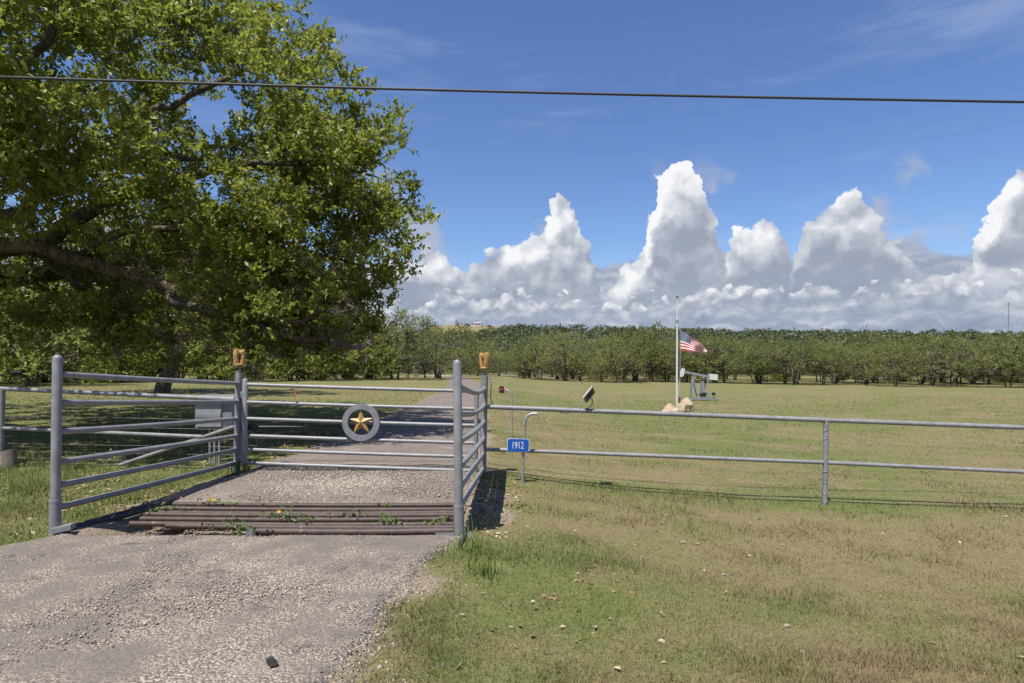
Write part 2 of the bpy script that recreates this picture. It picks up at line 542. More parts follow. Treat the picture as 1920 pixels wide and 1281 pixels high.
def ground_mat():
    m, N, out = new_mat('pasture_ground')
    geo = N.n('ShaderNodeNewGeometry').outputs['Position']
    dry = N.n('ShaderNodeAttribute', {'attribute_name': 'dry'}).outputs['Fac']
    bare = N.n('ShaderNodeAttribute', {'attribute_name': 'bare'}).outputs['Fac']
    wood = N.n('ShaderNodeAttribute', {'attribute_name': 'wood'}).outputs['Fac']
    fine = N.noise(geo, 46.0, 4.0, 0.7); mid = N.noise(geo, 5.0, 5.0, 0.65); big = N.noise(N.vm('MULTIPLY', geo, (0.10, 0.20, 0.1)), 1.0, 5.0, 0.6)
    far = N.noise(N.vm('MULTIPLY', geo, (.55, 1.1, .5)), 1.0, 6.0, 0.72)
    green = N.mixc(N.ss(fine, .3, .7), (0.088, 0.104, 0.032, 1), (0.172, 0.178, 0.064, 1))
    straw = N.mixc(N.ss(fine, .3, .7), (0.140, 0.112, 0.055, 1), (0.250, 0.205, 0.108, 1))
    f = N.m('ADD', dry, N.m('MULTIPLY', N.m('SUBTRACT', mid, .5), 1.0))
    f = N.m('ADD', f, N.m('MULTIPLY', N.m('SUBTRACT', big, .5), 1.1))
    f = N.m('ADD', f, N.m('MULTIPLY', N.m('SUBTRACT', far, .5), 1.2), clamp=True)
    c = N.mixc(f, green, straw)
    soil = N.mixc(N.ss(fine, .32, .68), (0.14, 0.103, 0.070, 1), (0.30, 0.245, 0.18, 1))
    vor = N.n('ShaderNodeTexVoronoi', Vector=geo, Scale=38.0)
    soil = N.mixc(N.m('MULTIPLY', N.ss(vor.outputs['Distance'], .38, .18), .55), soil, (0.40, 0.36, 0.30, 1))
    b = N.ss(N.m('ADD', bare, N.m('MULTIPLY', N.m('SUBTRACT', mid, .5), .8)), .50, .85)
    c = N.mixc(b, c, soil)
    c = N.mixc(wood, c, N.mixc(N.ss(far, .3, .7), (0.045, 0.050, 0.022, 1), (0.09, 0.085, 0.04, 1)))
    p = N.n('ShaderNodeBsdfPrincipled', Base_Color=c, Roughness=0.95)
    p.inputs['Specular IOR Level'].default_value = 0.1
    N.set(p, 'Normal', N.n('ShaderNodeBump', Strength=0.55, Distance=0.03, Height=N.m('ADD', fine, N.m('MULTIPLY', mid, 1.5))))
    N.t.links.new(p.outputs[0], out.inputs[0])
    return m


def drive_mat(name, chip, tarry, scale, patch=0.5):
    """old chip seal: pale stone chips in dark binder, worn through in patches"""
    m, N, out = new_mat(name)
    geo = N.n('ShaderNodeNewGeometry').outputs['Position']
    flat = N.vm('MULTIPLY', geo, (1, 1, 0.2))
    v = N.n('ShaderNodeTexVoronoi', {'feature': 'F1'}, Vector=flat, Scale=scale, Randomness=1.0)
    sp = N.n('ShaderNodeSeparateColor', i0=v.outputs['Color'])
    stone = N.mixc(sp.outputs[0], rgba(tuple(x * .50 for x in chip)), rgba(tuple(min(1, x * 1.45) for x in chip)))
    stone = N.mixc(N.m('MULTIPLY', sp.outputs[1], .35), stone, (0.27, 0.185, 0.135, 1))
    gap = N.ss(v.outputs['Distance'], .34, .58)
    big = N.noise(flat, 0.85, 5.0, 0.62); mid = N.noise(flat, 2.6, 5.0, 0.6); fine = N.noise(flat, 60.0, 3.0, 0.6)
    worn = N.ss(N.m('ADD', N.m('MULTIPLY', big, .62), N.m('MULTIPLY', mid, .38)), .43, .58)
    sealed = N.mixc(N.ss(fine, .3, .7), rgba(tarry), rgba(tuple(x * 1.7 for x in tarry)))
    c = N.mixc(N.m('MULTIPLY', gap, .75), stone, rgba(tuple(x * .7 for x in tarry)))
    c = N.mixc(N.m('MULTIPLY', N.m('SUBTRACT', 1.0, worn), patch), c, sealed)
    dust = N.ss(N.noise(flat, 1.15, 4.0, .6), .55, .72)
    c = N.mixc(N.m('MULTIPLY', dust, .45), c, (0.29, 0.25, 0.205, 1))
    stain = N.ss(N.noise(N.vm('MULTIPLY', flat, (.8, 1.5, 1)), 1.9, 5.0, .65), .60, .70)
    c = N.mixc(N.m('MULTIPLY', stain, .8), c, rgba(tuple(x * .75 for x in tarry)))
    p = N.n('ShaderNodeBsdfPrincipled', Base_Color=c, Roughness=0.9)
    p.inputs['Specular IOR Level'].default_value = 0.2
    h = N.m('ADD', N.m('MULTIPLY', N.m('SUBTRACT', 1.0, v.outputs['Distance']), N.m('ADD', .35, worn)), N.m('MULTIPLY', mid, 1.2))
    N.set(p, 'Normal', N.n('ShaderNodeBump', Strength=0.75, Distance=0.012, Height=h))
    N.t.links.new(p.outputs[0], out.inputs[0])
    return m


M = {
    'steel': paint_mat('grey_painted_steel', (0.225, 0.225, 0.230), rough=0.42, metal=0.0, wear=0.22, scale=7.0, spots=((0.135, 0.095, 0.07), 0.69)),
    'galv': paint_mat('galvanised_conduit', (0.36, 0.36, 0.34), rough=0.5, metal=0.4, wear=0.25),
    'box': paint_mat('grey_cabinet_paint', (0.20, 0.205, 0.215), rough=0.5, wear=0.12, scale=5),
    'gold': paint_mat('gold_paint', (0.40, 0.235, 0.075), rough=0.5, metal=0.0, wear=0.28, scale=14),
    'rust': paint_mat('rusty_pipe', (0.066, 0.041, 0.033), rough=0.6, metal=.0, wear=0.45, spots=((0.17, 0.135, 0.11), 0.60), scale=9, bump=0.5),
    'black': paint_mat('black_plastic', (0.018, 0.019, 0.020), rough=0.5, wear=0.3),
    'cable': paint_mat('weathered_cable', (0.035, 0.035, 0.038), rough=0.6, wear=0.3, scale=40),
    'wire': paint_mat('galvanised_wire', (0.40, 0.39, 0.36), rough=0.5, metal=0.5, wear=0.3),
    'white': paint_mat('white_paint', (0.60, 0.595, 0.57), rough=0.45, wear=0.12),
    'blue': paint_mat('blue_sign_sheet', (0.010, 0.085, 0.36), rough=0.4, wear=0.08),
    'signwhite': paint_mat('sign_white', (0.74, 0.76, 0.80), rough=0.45, wear=0.05),
    'red': paint_mat('red_lens', (0.45, 0.018, 0.015), rough=0.2, wear=0.1),
    'panel': paint_mat('solar_glass', (0.02, 0.024, 0.04), rough=0.12, wear=0.1),
    'pumpgrey': paint_mat('pump_grey_paint', (0.27, 0.28, 0.31), rough=0.5, metal=0.2, wear=0.2),
    'limestone': paint_mat('limestone', (0.42, 0.33, 0.22), rough=0.9, wear=0.38, spots=((0.20, 0.16, 0.12), 0.60), scale=3.5, bump=0.6),
    'pale_stone': paint_mat('pale_stone', (0.31, 0.27, 0.21), rough=0.9, wear=0.3, scale=20, bump=0.5),
    'concrete': paint_mat('old_concrete', (0.28, 0.22, 0.17), rough=0.95, wear=0.35, spots=((0.12, 0.09, 0.07), 0.58), scale=6, bump=0.7),
    'wood': paint_mat('grey_weathered_wood', (0.22, 0.18, 0.145), rough=0.9, wear=0.35, scale=16, bump=0.6),
    'flag_red': paint_mat('flag_red', (0.52, 0.035, 0.05), rough=0.8, wear=0.08),
    'flag_white': paint_mat('flag_white', (0.82, 0.79, 0.78), rough=0.8, wear=0.06),
    'flag_blue': paint_mat('flag_blue', (0.030, 0.048, 0.16), rough=0.8, wear=0.08),
    'tpost': paint_mat('rusty_post', (0.20, 0.075, 0.045), rough=0.85, wear=0.3),
    'housewall': paint_mat('pale_house_wall', (0.62, 0.56, 0.46), rough=0.9, wear=0.1),
    'houseroof': paint_mat('grey_house_roof', (0.30, 0.29, 0.29), rough=0.7, wear=0.1),
    'glass_dark': paint_mat('dark_window', (0.03, 0.035, 0.045), rough=0.15, wear=0.1),
    'ground': ground_mat(),
    'apron': drive_mat('chip_seal_worn', (0.425, 0.355, 0.295), (0.108, 0.093, 0.081), 64.0, .95),
    'drive': drive_mat('chip_seal_drive', (0.245, 0.205, 0.176), (0.130, 0.110, 0.096), 48.0, .6),
    'track': paint_mat('pale_caliche', (0.50, 0.45, 0.36), rough=0.95, wear=0.2, scale=.6),
    'boxdoor': paint_mat('grey_cabinet_door', (0.27, 0.275, 0.29), rough=0.5, wear=0.15, scale=5),
    'tint': tint_mat('litter'),
    'grass': tint_mat('grass_blades', rough=0.7, trans=0.25, spec=0.15),
    'bark': bark_mat('oak_bark', (0.050, 0.038, 0.029), (0.165, 0.132, 0.100)),
    'pale_bark': bark_mat('pale_bark', (0.075, 0.062, 0.050), (0.200, 0.172, 0.138)),
    'oak_leaf': leaf_mat('oak_leaves', (0.155, 0.182, 0.032), (0.400, 0.425, 0.085), trans=0.52, vary=0.0),
    'live_oak_leaf': leaf_mat('live_oak_leaves', (0.120, 0.142, 0.046), (0.325, 0.330, 0.120), trans=0.40, spec=.25, vary=.26),
    'bright_leaf': leaf_mat('bright_brush_leaves', (0.165, 0.195, 0.038), (0.400, 0.420, 0.105), trans=0.42, spec=.25),
    'cedar_leaf': leaf_mat('cedar_sprays', (0.036, 0.055, 0.024), (0.085, 0.110, 0.042), trans=0.12, spec=.2),
    'far_leaf': leaf_mat('far_woods_leaves', (0.050, 0.070, 0.036), (0.118, 0.134, 0.068), trans=0.22, spec=.15, vary=0),
}

# ------------------------------------------------------------------ ground sheet
def axis_coords(lo, hi, n0, n1, step, grow, far_lo, far_hi):
    core = list(np.arange(n0, n1 + 1e-6, step))
    s = step; x = core[-1]
    while x < far_hi:
        s = s * grow; x += s; core.append(x)
    s = step; x = core[0]
    while x > far_lo:
        s = s * grow; x -= s; core.insert(0, x)
    return np.array(core)


def grid_faces(nx, ny):
    i = np.arange(nx - 1)[None, :] + np.arange(ny - 1)[:, None] * nx
    i = i.ravel()
    return np.stack([i, i + 1, i + nx + 1, i + nx], 1)


def build_ground():
    xs = axis_coords(0, 0, -8, 11, 0.11, 1.055, -3500, 3500)
    ys = axis_coords(0, 0, 1.5, 13, 0.11, 1.040, -600, 5200)
    X, Y = np.meshgrid(xs, ys)
    x = X.ravel(); y = Y.ravel()
    z = ground_z(x, y)
    V = np.stack([x, y, z], 1)
    knoll = np.exp(-(((x + 66) / 62) ** 2 + ((y - 868) / 60) ** 2))
    wood = sstep(y, 150, 190) * (1 - sstep(knoll, .25, .5)) * (1 - .0 * x)
    dry = np.where(y > 300, np.maximum(dryness(x, y) * .4, .9 * sstep(knoll, .2, .5)), dryness(x, y))
    me = mesh_np('ground', V, [grid_faces(len(xs), len(ys))], smooth=True,
                 extra={'dry': dry, 'bare': bareness(x, y) * (1 - sstep(y, 30, 60)), 'wood': wood})
    o = link('ground', me, M['ground'])
    tag(o, 'sloping mown pasture of green and straw coloured grass', None, None, 'structure')


build_ground()


def strip(name, y0, y1, dy, mat, label, lift, nx, edge=True):
    ys = np.arange(y0, y1 + 1e-6, dy) if not hasattr(dy, '__len__') else np.array(dy)
    l, r = drive_edges(ys)
    l = l + (fbm(ys / .5, ys * 0 + 3, 61, 4) - .5) * .34 * (1 if edge else .2)
    r = r + (fbm(ys / .45, ys * 0 + 9, 62, 4) - .5) * .40 * (1 if edge else .2)
    t = np.linspace(0, 1, nx)
    X = l[:, None] * (1 - t) + r[:, None] * t
    Y = np.repeat(ys[:, None], nx, 1)
    X = X.ravel(); Y = Y.ravel()
    e = np.minimum(np.tile(t, len(ys)), 1 - np.tile(t, len(ys))) * nx
    Z = ground_z(X, Y) + lift * np.clip(e / 2.0, -0.3, 1) - 0.012 * (e < .5)
    Z = Z + (fbm(X / .35, Y / .35, 71, 4) - .5) * .028 * np.clip(e / 3, 0, 1) + (fbm(X / 1.3, Y / 1.3, 72, 3) - .5) * .03 * np.clip(e / 3, 0, 1)
    o = link(name, mesh_np(name, np.stack([X, Y, Z], 1), [grid_faces(nx, len(ys))], smooth=True), mat)
    return tag(o, label, None, None, 'structure')


strip('driveway_apron', 1.2, GY0 - .04, .045, M['apron'], 'worn pinkish grey chip seal apron before the cattle guard', .03, 130)
strip('driveway', GY1 + .04, 128, np.concatenate([np.arange(GY1 + .04, 11, .07), np.arange(11, 30, .3), np.arange(30, 129, 1.5)]), M['drive'],
      'narrow brownish chip seal driveway beyond the gate', .035, 70)
xs = np.linspace(-20, 17, 60)
yy = 128 + 2.0 * np.sin(xs / 9)
V = []
for k in (0, 1, 2):
    V.append(np.stack([xs, yy + (k - 1) * 2.6, ground_z(xs, yy + (k - 1) * 2.6) + .05], 1))
tag(link('gravel_track', mesh_np('gravel_track', np.concatenate(V), [grid_faces(60, 3)], smooth=True), M['track']), 'pale caliche track crossing behind the field', None, None, 'structure')
#--- END GROUND

# ------------------------------------------------------------------ cattle guard, wings, gate
def lerp_pts(a, b, n, sag=None):
    a = Vector(a); b = Vector(b)
    res = []
    for i in range(n + 1):
        t = i / n
        p = a.lerp(b, t)
        if sag is not None:
            p = p + Vector(sag) * math.sin(math.pi * t)
        res.append(p)
    return res


def wing(front, rear, frow, rrow, fx, rx, label, bow=None):
    """front / rear: (px, top row, bottom row, Y); frow / rrow: rail rows at both posts"""
    fp, ft, fb, fY = front; rp, rt, rb, rY = rear
    base = P(fp, fb, fY)
    t = thing('wing_panel', base, label, 'fence')
    top = P(fp + fx, ft, fY)
    post = MB(); L = (top - base).length; ax = (top - base).normalized()
    post.tube([base - ax * .08, base + ax * .30], .0515, 20)
    post.tube([base + ax * .28, base + ax * (L - .045), base + ax * (L - .022), base + ax * (L - .007), base + ax * L], [.0435, .0435, .038, .025, .004], 20)
    post.build('front_post', M['steel'], t)
    MB().tube([base + ax * .287, base + ax * .313], .0535, 20).build('weld_collar', M['steel'], t)
    rb_ = P(rp, rb, rY); rt_ = P(rp + rx, rt, rY)
    MB().tube([rb_ - Vector((0, 0, .15)), rt_], .052, 18).build('hinge_post', M['steel'], t)
    d = (rt_ - rb_).normalized()
    for i, (fr, rr) in enumerate(zip(frow, rrow)):
        fpos = P(fp, fr, fY); fpos.x = base.x + (top.x - base.x) * (fpos.z - base.z) / (top.z - base.z)
        rpos = P(rp, rr, rY); rpos.x = rb_.x + (rt_.x - rb_.x) * (rpos.z - rb_.z) / (rt_.z - rb_.z)
        sag = bow[i] if bow else (0, 0, -0.006)
        MB().tube(lerp_pts(fpos, rpos, 12, sag), .0320, 14, caps=False).build('rail', M['steel'], t)
        u = (rpos - fpos).normalized()
        for c_, off in ((fpos, .044), (rpos, -.050)):
            MB().tube([c_ + u * (off - .006), c_ + u * off, c_ + u * (off + .006)], [.033, .039, .033], 12).build('weld_bead', M['steel'], t)
    return t, base, rb_, rt_


LW, LB, LHB, LHT = wing((103, 665, 996, 5.85), (443, 700, 895, 9.3), [702, 755, 810, 867, 911, 953], [719, 753, 785, 817, 843, 868], 5, 5,
                        'grey pipe wing panel with six rails at the left of the cattle guard')
RW, RB, RHB, RHT = wing((861, 674, 1006, 5.85), (905, 704, 893, 9.25), [722, 776, 829, 878, 917, 953], [729, 761, 792, 823, 852, 880], -4, 4,
                        'grey pipe wing panel with bent upper rails beside the washed out gully',
                        [(0.02, 0, -.07), (.02, 0, -.05), (0.01, 0, -.02), (0, 0, -.01), (0, 0, 0), (0, 0, 0)])
MB().box(LB + Vector((.10, -.02, .035)), (.17, .11, .05), Matrix.Rotation(.25, 3, 'Z') @ Matrix.Rotation(-.18, 3, 'Y')).build('foot_plate', M['steel'], LW, smooth=False)
MB().box(RB + Vector((-.135, .015, .022)), (.19, .10, .045), Matrix.Rotation(-.06, 3, 'Z')).build('foot_plate', M['steel'], RW, smooth=False)
MB().box(RB + Vector((.03, -.16, -.048)), (.24, .44, .13), Matrix.Rotation(.06, 3, 'Z')).build('concrete_footing', M['concrete'], RW, smooth=False)


def drill_bit(post_top, turn, label):
    """three-cone rock bit used as a finial"""
    b = Vector(post_top)
    t = thing('drill_bit', b - Vector((0, 0, .03)), label, 'ornament', 'gold drill bits on the gate posts')
    z = Vector((0, 0, 1))
    MB().lathe(b - z * .03, [(.034, 0), (.055, .0), (.060, .03), (.058, .035), (.064, .06), (.062, .065), (.068, .09), (.070, .118), (.060, .119)], 20).build('threaded_shank', M['gold'], t)
    MB().lathe(b + z * .088, [(.02, 0), (.078, .002), (.092, .012), (.094, .030), (.086, .040), (.02, .041)], 20).build('shoulder', M['gold'], t)
    for k in range(3):
        a = turn + k * 2 * math.pi / 3
        r = Vector((math.cos(a), math.sin(a), 0)); s = Vector((-math.sin(a), math.cos(a), 0))
        leg = MB()
        rows = [(.118, .050, .054, .040), (.16, .060, .058, .042), (.24, .070, .054, .038), (.31, .078, .050, .034), (.345, .082, .040, .024)]
        vs = []; fs = []
        for (h, off, w, dpt) in rows:
            c = b + z * h + r * off
            for q in range(10):
                an = 2 * math.pi * q / 10
                vs.append(c + s * w * math.cos(an) * (1 if abs(math.cos(an)) < .9 else .92) + r * dpt * math.sin(an))
        for i in range(len(rows) - 1):
            for q in range(10):
                fs.append((i * 10 + q, i * 10 + (q + 1) % 10, (i + 1) * 10 + (q + 1) % 10, (i + 1) * 10 + q))
        fs.append(tuple(range(10))); fs.append(tuple(range(40, 50)))
        leg.add(vs, fs)
        lo = leg.build('bit_leg', M['gold'], t)
        # roller cone leaning to the axis, studded with teeth
        cb = b + z * .300 + r * .060; cd = (-r * .72 + z * .62).normalized()
        cone = MB().lathe(cb, [(.02, -.012), (.054, -.010), (.058, .008), (.048, .028), (.030, .050), (.012, .062)], 14, cd)
        sx = cd.orthogonal().normalized(); sy = cd.cross(sx)
        for (hh, rr, n) in ((0.0, .056, 9), (.026, .046, 7), (.048, .028, 4)):
            for q in range(n):
                an = 2 * math.pi * q / n
                o = (sx * math.cos(an) + sy * math.sin(an))
                pos = cb + cd * hh + o * rr
                cone.tube([pos - o * .004, pos + o * .008 + cd * .003, pos + o * .016 + cd * .006], [.011, .009, .003], 6)
        cone.build('roller_cone', M['gold'], t)
    t.scale = (.86, .86, .97)
    return t


# thin stub from each hinge post up into the bit
for W, top in ((LW, LHT), (RW, RHT)):
    MB().tube([top - Vector((0, 0, .06)), top + Vector((0, 0, .055))], .034, 16).build('post_stub', M['steel'], W)
drill_bit(LHT + Vector((0, 0, .03)), -1.95, 'pale gold drill bit on the hinge post under the big oak')
drill_bit(RHT + Vector((0, 0, .01)), -1.1, 'dark gold drill bit on the latch post beside the field fence')

# hinges between left post and gate, chain on the latch post
GL, GR = 461, 893
gY = 9.27
g0 = P(GL, 880, gY); g1 = P(GR, 890, gY)
gate = thing('pipe_gate', P(GL, 885, gY), 'closed grey six rail pipe gate with gold star in a ring', 'gate')
MB().tube([P(GL - 3, 873, gY), P(GL - 1, 714, gY), P(GL - 1, 710.5, gY), P(GL - 1, 709, gY)], [.045, .045, .032, .006], 16).build('stile', M['steel'], gate)
MB().tube([P(GR - 2, 888, gY), P(GR + 1, 731, gY)], .037, 16).build('stile', M['steel'], gate)
for a, b in zip([721, 754, 785, 817, 843, 868], [734, 767, 798, 831, 857, 883]):
    MB().tube(lerp_pts(P(GL, a, gY), P(GR, b, gY), 8, (0, 0, -.004)), .0285, 14, caps=False).build('rail', M['steel'], gate)
rc = P(677, 792, gY - .045)
ring = MB(); n = 56
Ro, Ri, th = .292, .205, .030
vs = []; fs = []
for k in range(n):
    a = 2 * math.pi * k / n
    for (R, yy_) in ((Ro, -th), (Ri, -th), (Ri, th), (Ro, th)):
        vs.append(rc + Vector((math.cos(a) * R, yy_, math.sin(a) * R)))
for k in range(n):
    for q in range(4):
        fs.append((k * 4 + q, k * 4 + (q + 1) % 4, ((k + 1) % n) * 4 + (q + 1) % 4, ((k + 1) % n) * 4 + q))
ringo = ring.add(vs, fs).build('emblem_ring', M['steel'], gate)
st = MB(); vs = [rc + Vector((0, -.052, 0))]; pts = []
for k in range(10):
    a = math.pi / 2 + k * math.pi / 5 + .03
    R = .212 if k % 2 == 0 else .082
    vs.append(rc + Vector((math.cos(a) * R, -.004, math.sin(a) * R)))
fs = [(0, 1 + k, 1 + (k + 1) % 10) for k in range(10)]
vs.append(rc + Vector((0, .03, 0)))
fs += [(11, 1 + (k + 1) % 10, 1 + k) for k in range(10)]
st.add(vs, fs).build('star', M['gold'], gate, smooth=False)
MB().tube([rc + Vector((0, -.055, 0)), rc + Vector((0, -.045, 0))], .009, 10).build('star_bolt', M['black'], gate)
for r_ in (741, 858):
    MB().box(P(453, r_, gY - .02), (.075, .05, .10), Matrix.Rotation(.2, 3, 'Y')).build('hinge', M['steel'], gate, smooth=False)
MB().tube([P(447, 804, gY + .06), P(476, 801, gY + .12), P(700, 800, gY + .16)], [.030, .026, .018], 10).build('opener_arm', M['black'], gate)
MB().box(P(474, 801, gY + .10), (.16, .08, .10)).build('opener_housing', M['black'], gate, smooth=False)

# chain and pin hanging on the latch post
c = thing('latch_chain', P(923, 762, 9.2), 'short dark latch chain hanging on the post under the gold bit', 'chain')
ch = MB()
for i in range(13):
    p = P(920.5 + math.sin(i * .5) * .6, 712 + i * 3.0, 9.2)
    R = Matrix.Rotation(math.pi / 2 * (i % 2) + .4, 3, 'Z')
    ch.tube([p + R @ Vector((math.cos(a) * .008, 0, math.sin(a) * .017)) for a in np.linspace(0, 2 * math.pi, 9)], .0032, 5, caps=False)
ch.build('chain_links', M['black'], c)
MB().tube([P(920.5, 748, 9.2), P(923, 753, 9.2), P(925, 758, 9.2), P(923, 762, 9.2), P(920, 759, 9.2), P(921, 752, 9.2)], .006, 6).build('hook', M['black'], c)
MB().box(P(919, 716, 9.2), (.04, .03, .07)).build('bracket', M['galv'], c, smooth=False)

# dry leaf hanging on the gate's top rail
lf = thing('dry_leaf_spray', P(552, 746, gY - .05), 'dead brown leaf spray caught on the top rail of the gate', 'leaf')
s = MB()
for (a, b, w) in (((550, 722), (552, 736), 2.4), ((553, 730), (550, 746), 3.4), ((551, 736), (555, 748), 2.2), ((549, 726), (547, 734), 1.4)):
    p0 = P(a[0], a[1], gY - .05); p1 = P(b[0], b[1], gY - .06); sd = Vector((w / 118, .006, 0))
    m_ = p0.lerp(p1, .5)
    s.add([p0, m_ - sd + Vector((0, -.012, 0)), p1, m_ + sd], [(0, 1, 2), (0, 2, 3)])
s.build('leaf', paint_mat('dead_leaf', (0.30, 0.13, 0.055), rough=.8), lf, smooth=False)

# cattle guard: rusty pipes across a shallow trough
cg = thing('cattle_guard', Vector(((GX0 + GX1) / 2, (GY0 + GY1) / 2, -.1)), 'rusty cattle guard of parallel brown pipes across the driveway', 'cattle guard')
npipe = 8
for i in range(npipe):
    y = GY0 + .06 + i * (GY1 - GY0 - .10) / (npipe - 1)
    x0 = (-2.55, -3.55)[i] if i < 2 else -4.0 - .08 * random.random()
    z0 = .018 + .012 * math.sin(i * 2.1); z1 = .012 + .01 * math.cos(i * 1.7)
    MB().tube(lerp_pts((x0, y + .01 * math.sin(i), z0), (GX1 - .03, y, z1), 6, (0, 0, -.012)), .029 if i else .038, 14).build('pipe', M['rust'], cg)
for x in (-3.7, -2.6, -1.5, GX1 - .18):
    MB().box((x, (GY0 + GY1) / 2, -.13), (.09, GY1 - GY0 - .1, .11)).build('stringer', M['rust'], cg, smooth=False)
MB().box((-2.60, GY0 + .02, .022), (.06, .08, .05), Matrix.Rotation(.3, 3, 'Z')).build('end_plate', M['steel'], cg, smooth=False)
tag(MB().tube([P(118, 993, 5.95), P(250, 962, 6.6), P(330, 940, 7.2), P(395, 912, 8.1), P(445, 890, 9.1)], .030, 8).build('drain_pipe', M['cable']), 'dark old pipe lying along the grass edge under the wing panel', 'pipe')
tag(MB().tube([P(160, 978, 6.3), P(280, 948, 7.0), P(370, 918, 7.9), P(440, 888, 9.2)], .016, 6).build('black_hose', M['black']), 'thin black hose beside the dark pipe at the grass edge', 'hose')
def on_ground(dx, dy, h):
    x = RB.x + dx; y = RB.y + dy
    return Vector((x, y, gz(x, y) + h))
cb = MB().tube([RB + Vector((.035, -.03, .05)), on_ground(.06, -.07, .035), on_ground(.075, -.17, .03), on_ground(.06, -.29, .028), on_ground(.045, -.40, .02), on_ground(.05, -.46, -.01)], [.014, .021, .023, .020, .018, .012], 8).build('burnt_cable', M['cable'])
tag(cb, 'thick dark cable hanging from the foot of the front post', 'cable')

# ------------------------------------------------------------------ side fences
def ring_mesh(R, r, n=14, m=6):
    b = MB()
    b.tube([(math.cos(a) * R, 0, math.sin(a) * R) for a in np.linspace(0, 2 * math.pi, n)], r, m, caps=False)
    me = bpy.data.meshes.new('wire_tie'); me.from_pydata(b.v, [], b.f4); me.materials.append(M['wire'])
    return me


tie_me = ring_mesh(.036, .0028)


def wire_mesh(t, pa, pb, za, zb, n_h, step, name='wire_mesh'):
    """field fence: wires between two ground points, heights za..zb above them"""
    b = MB(); pa = Vector(pa); pb = Vector(pb); L = (pb - pa).length
    for i in range(n_h):
        h = za + (zb - za) * (i / (n_h - 1)) ** 1.25
        b.tube([p + Vector((0, 0, h + .006 * math.sin(7 * k + i))) for k, p in enumerate(lerp_pts(pa, pb, 8))], .0012, 4, caps=False)
    k = int(L / step)
    for i in range(k):
        p = pa.lerp(pb, (i + .5 + .1 * random.random()) / k)
        b.tube([p + Vector((0, 0, za)), p + Vector((.004, 0, zb))], .0012, 4, caps=False)
    o = b.build(name, M['wire'], t)
    return o


fr = thing('pipe_fence', P(1547, 952, 9.05), 'long grey two rail pipe fence along the mown field', 'fence')
A0, A1, A2 = P(912, 763, 9.22), P(1547, 788, 9.05), P(2350, 818, 8.80)
B0, B1, B2 = P(912, 842.5, 9.22), P(1547, 867.5, 9.05), P(2350, 905, 8.80)
MB().tube(lerp_pts(A0, A1, 4) + lerp_pts(A1, A2, 4)[1:], .0365, 14).build('top_rail', M['steel'], fr)
MB().tube(lerp_pts(B0, B1, 4) + lerp_pts(B1, B2, 4)[1:], .0305, 14).build('lower_rail', M['steel'], fr)
MB().tube([P(1546, 975, 9.05), P(1549, 789, 9.05)], .040, 16).build('post', M['steel'], fr)
MB().tube([P(2346, 1010, 8.80), P(2350, 818, 8.80)], .040, 16).build('post', M['steel'], fr)
for i in range(26):
    px = 958 + i * 42.5 + random.uniform(-5, 5)
    if abs(px - 1547) < 14: continue
    tY = 9.22 + (px - 912) / 635 * -.17
    row = 842.5 + (px - 912) / 635 * 25 if px < 1547 else 867.5 + (px - 1547) / 803 * 37.5
    o = link('wire_tie', tie_me, None, fr)
    o.location = P(px, row, tY); o.rotation_euler = (0, 0, math.pi / 2 + .1)
    o.matrix_parent_inverse = Matrix.Translation(-Vector(fr.location))
for row in (806, 822, 884, 905, 925, 940):
    o = link('wire_tie', tie_me, None, fr); o.location = P(1547, row, 9.05); o.rotation_euler = (math.pi / 2, .06, 0); o.scale = (1.22,) * 3
    o.matrix_parent_inverse = Matrix.Translation(-Vector(fr.location))
def gp(px, py, Y):
    p = P(px, py, Y); p.z = gz(p.x, p.y); return p
wire_mesh(fr, gp(915, 890, 9.30), gp(1547, 950, 9.11), .05, 1.02, 8, .34)
wire_mesh(fr, gp(1547, 950, 9.11), gp(2350, 990, 8.86), .05, 1.02, 8, .34)

fl = thing('pipe_fence', P(3, 890, 9.75), 'grey two rail pipe fence with diagonal brace under the oak', 'fence')
C0, C1 = P(-420, 712, 10.1), P(440, 749, 9.36)
C05 = P(3, 729, 9.75)
D0, D1, D05 = P(-420, 790, 10.1), P(440, 822, 9.36), P(3, 803, 9.75)
MB().tube(lerp_pts(C0, C05, 3) + lerp_pts(C05, C1, 4)[1:], .0365, 14).build('top_rail', M['steel'], fl)
MB().tube(lerp_pts(D0, D05, 3) + lerp_pts(D05, P(380, 819, 9.42), 4)[1:], .0305, 14).build('lower_rail', M['steel'], fl)
MB().tube([P(0, 905, 9.75), P(4, 728, 9.75)], .045, 16).build('post', M['steel'], fl)
MB().tube([P(225, 872, 9.55), P(440, 800, 9.38)], .030, 14).build('diagonal_brace', M['steel'], fl)
wire_mesh(fl, gp(-420, 890, 10.16), gp(3, 890, 9.80), .05, .98, 8, .34)
wire_mesh(fl, gp(5, 890, 9.80), gp(438, 890, 9.42), .05, .98, 8, .34)

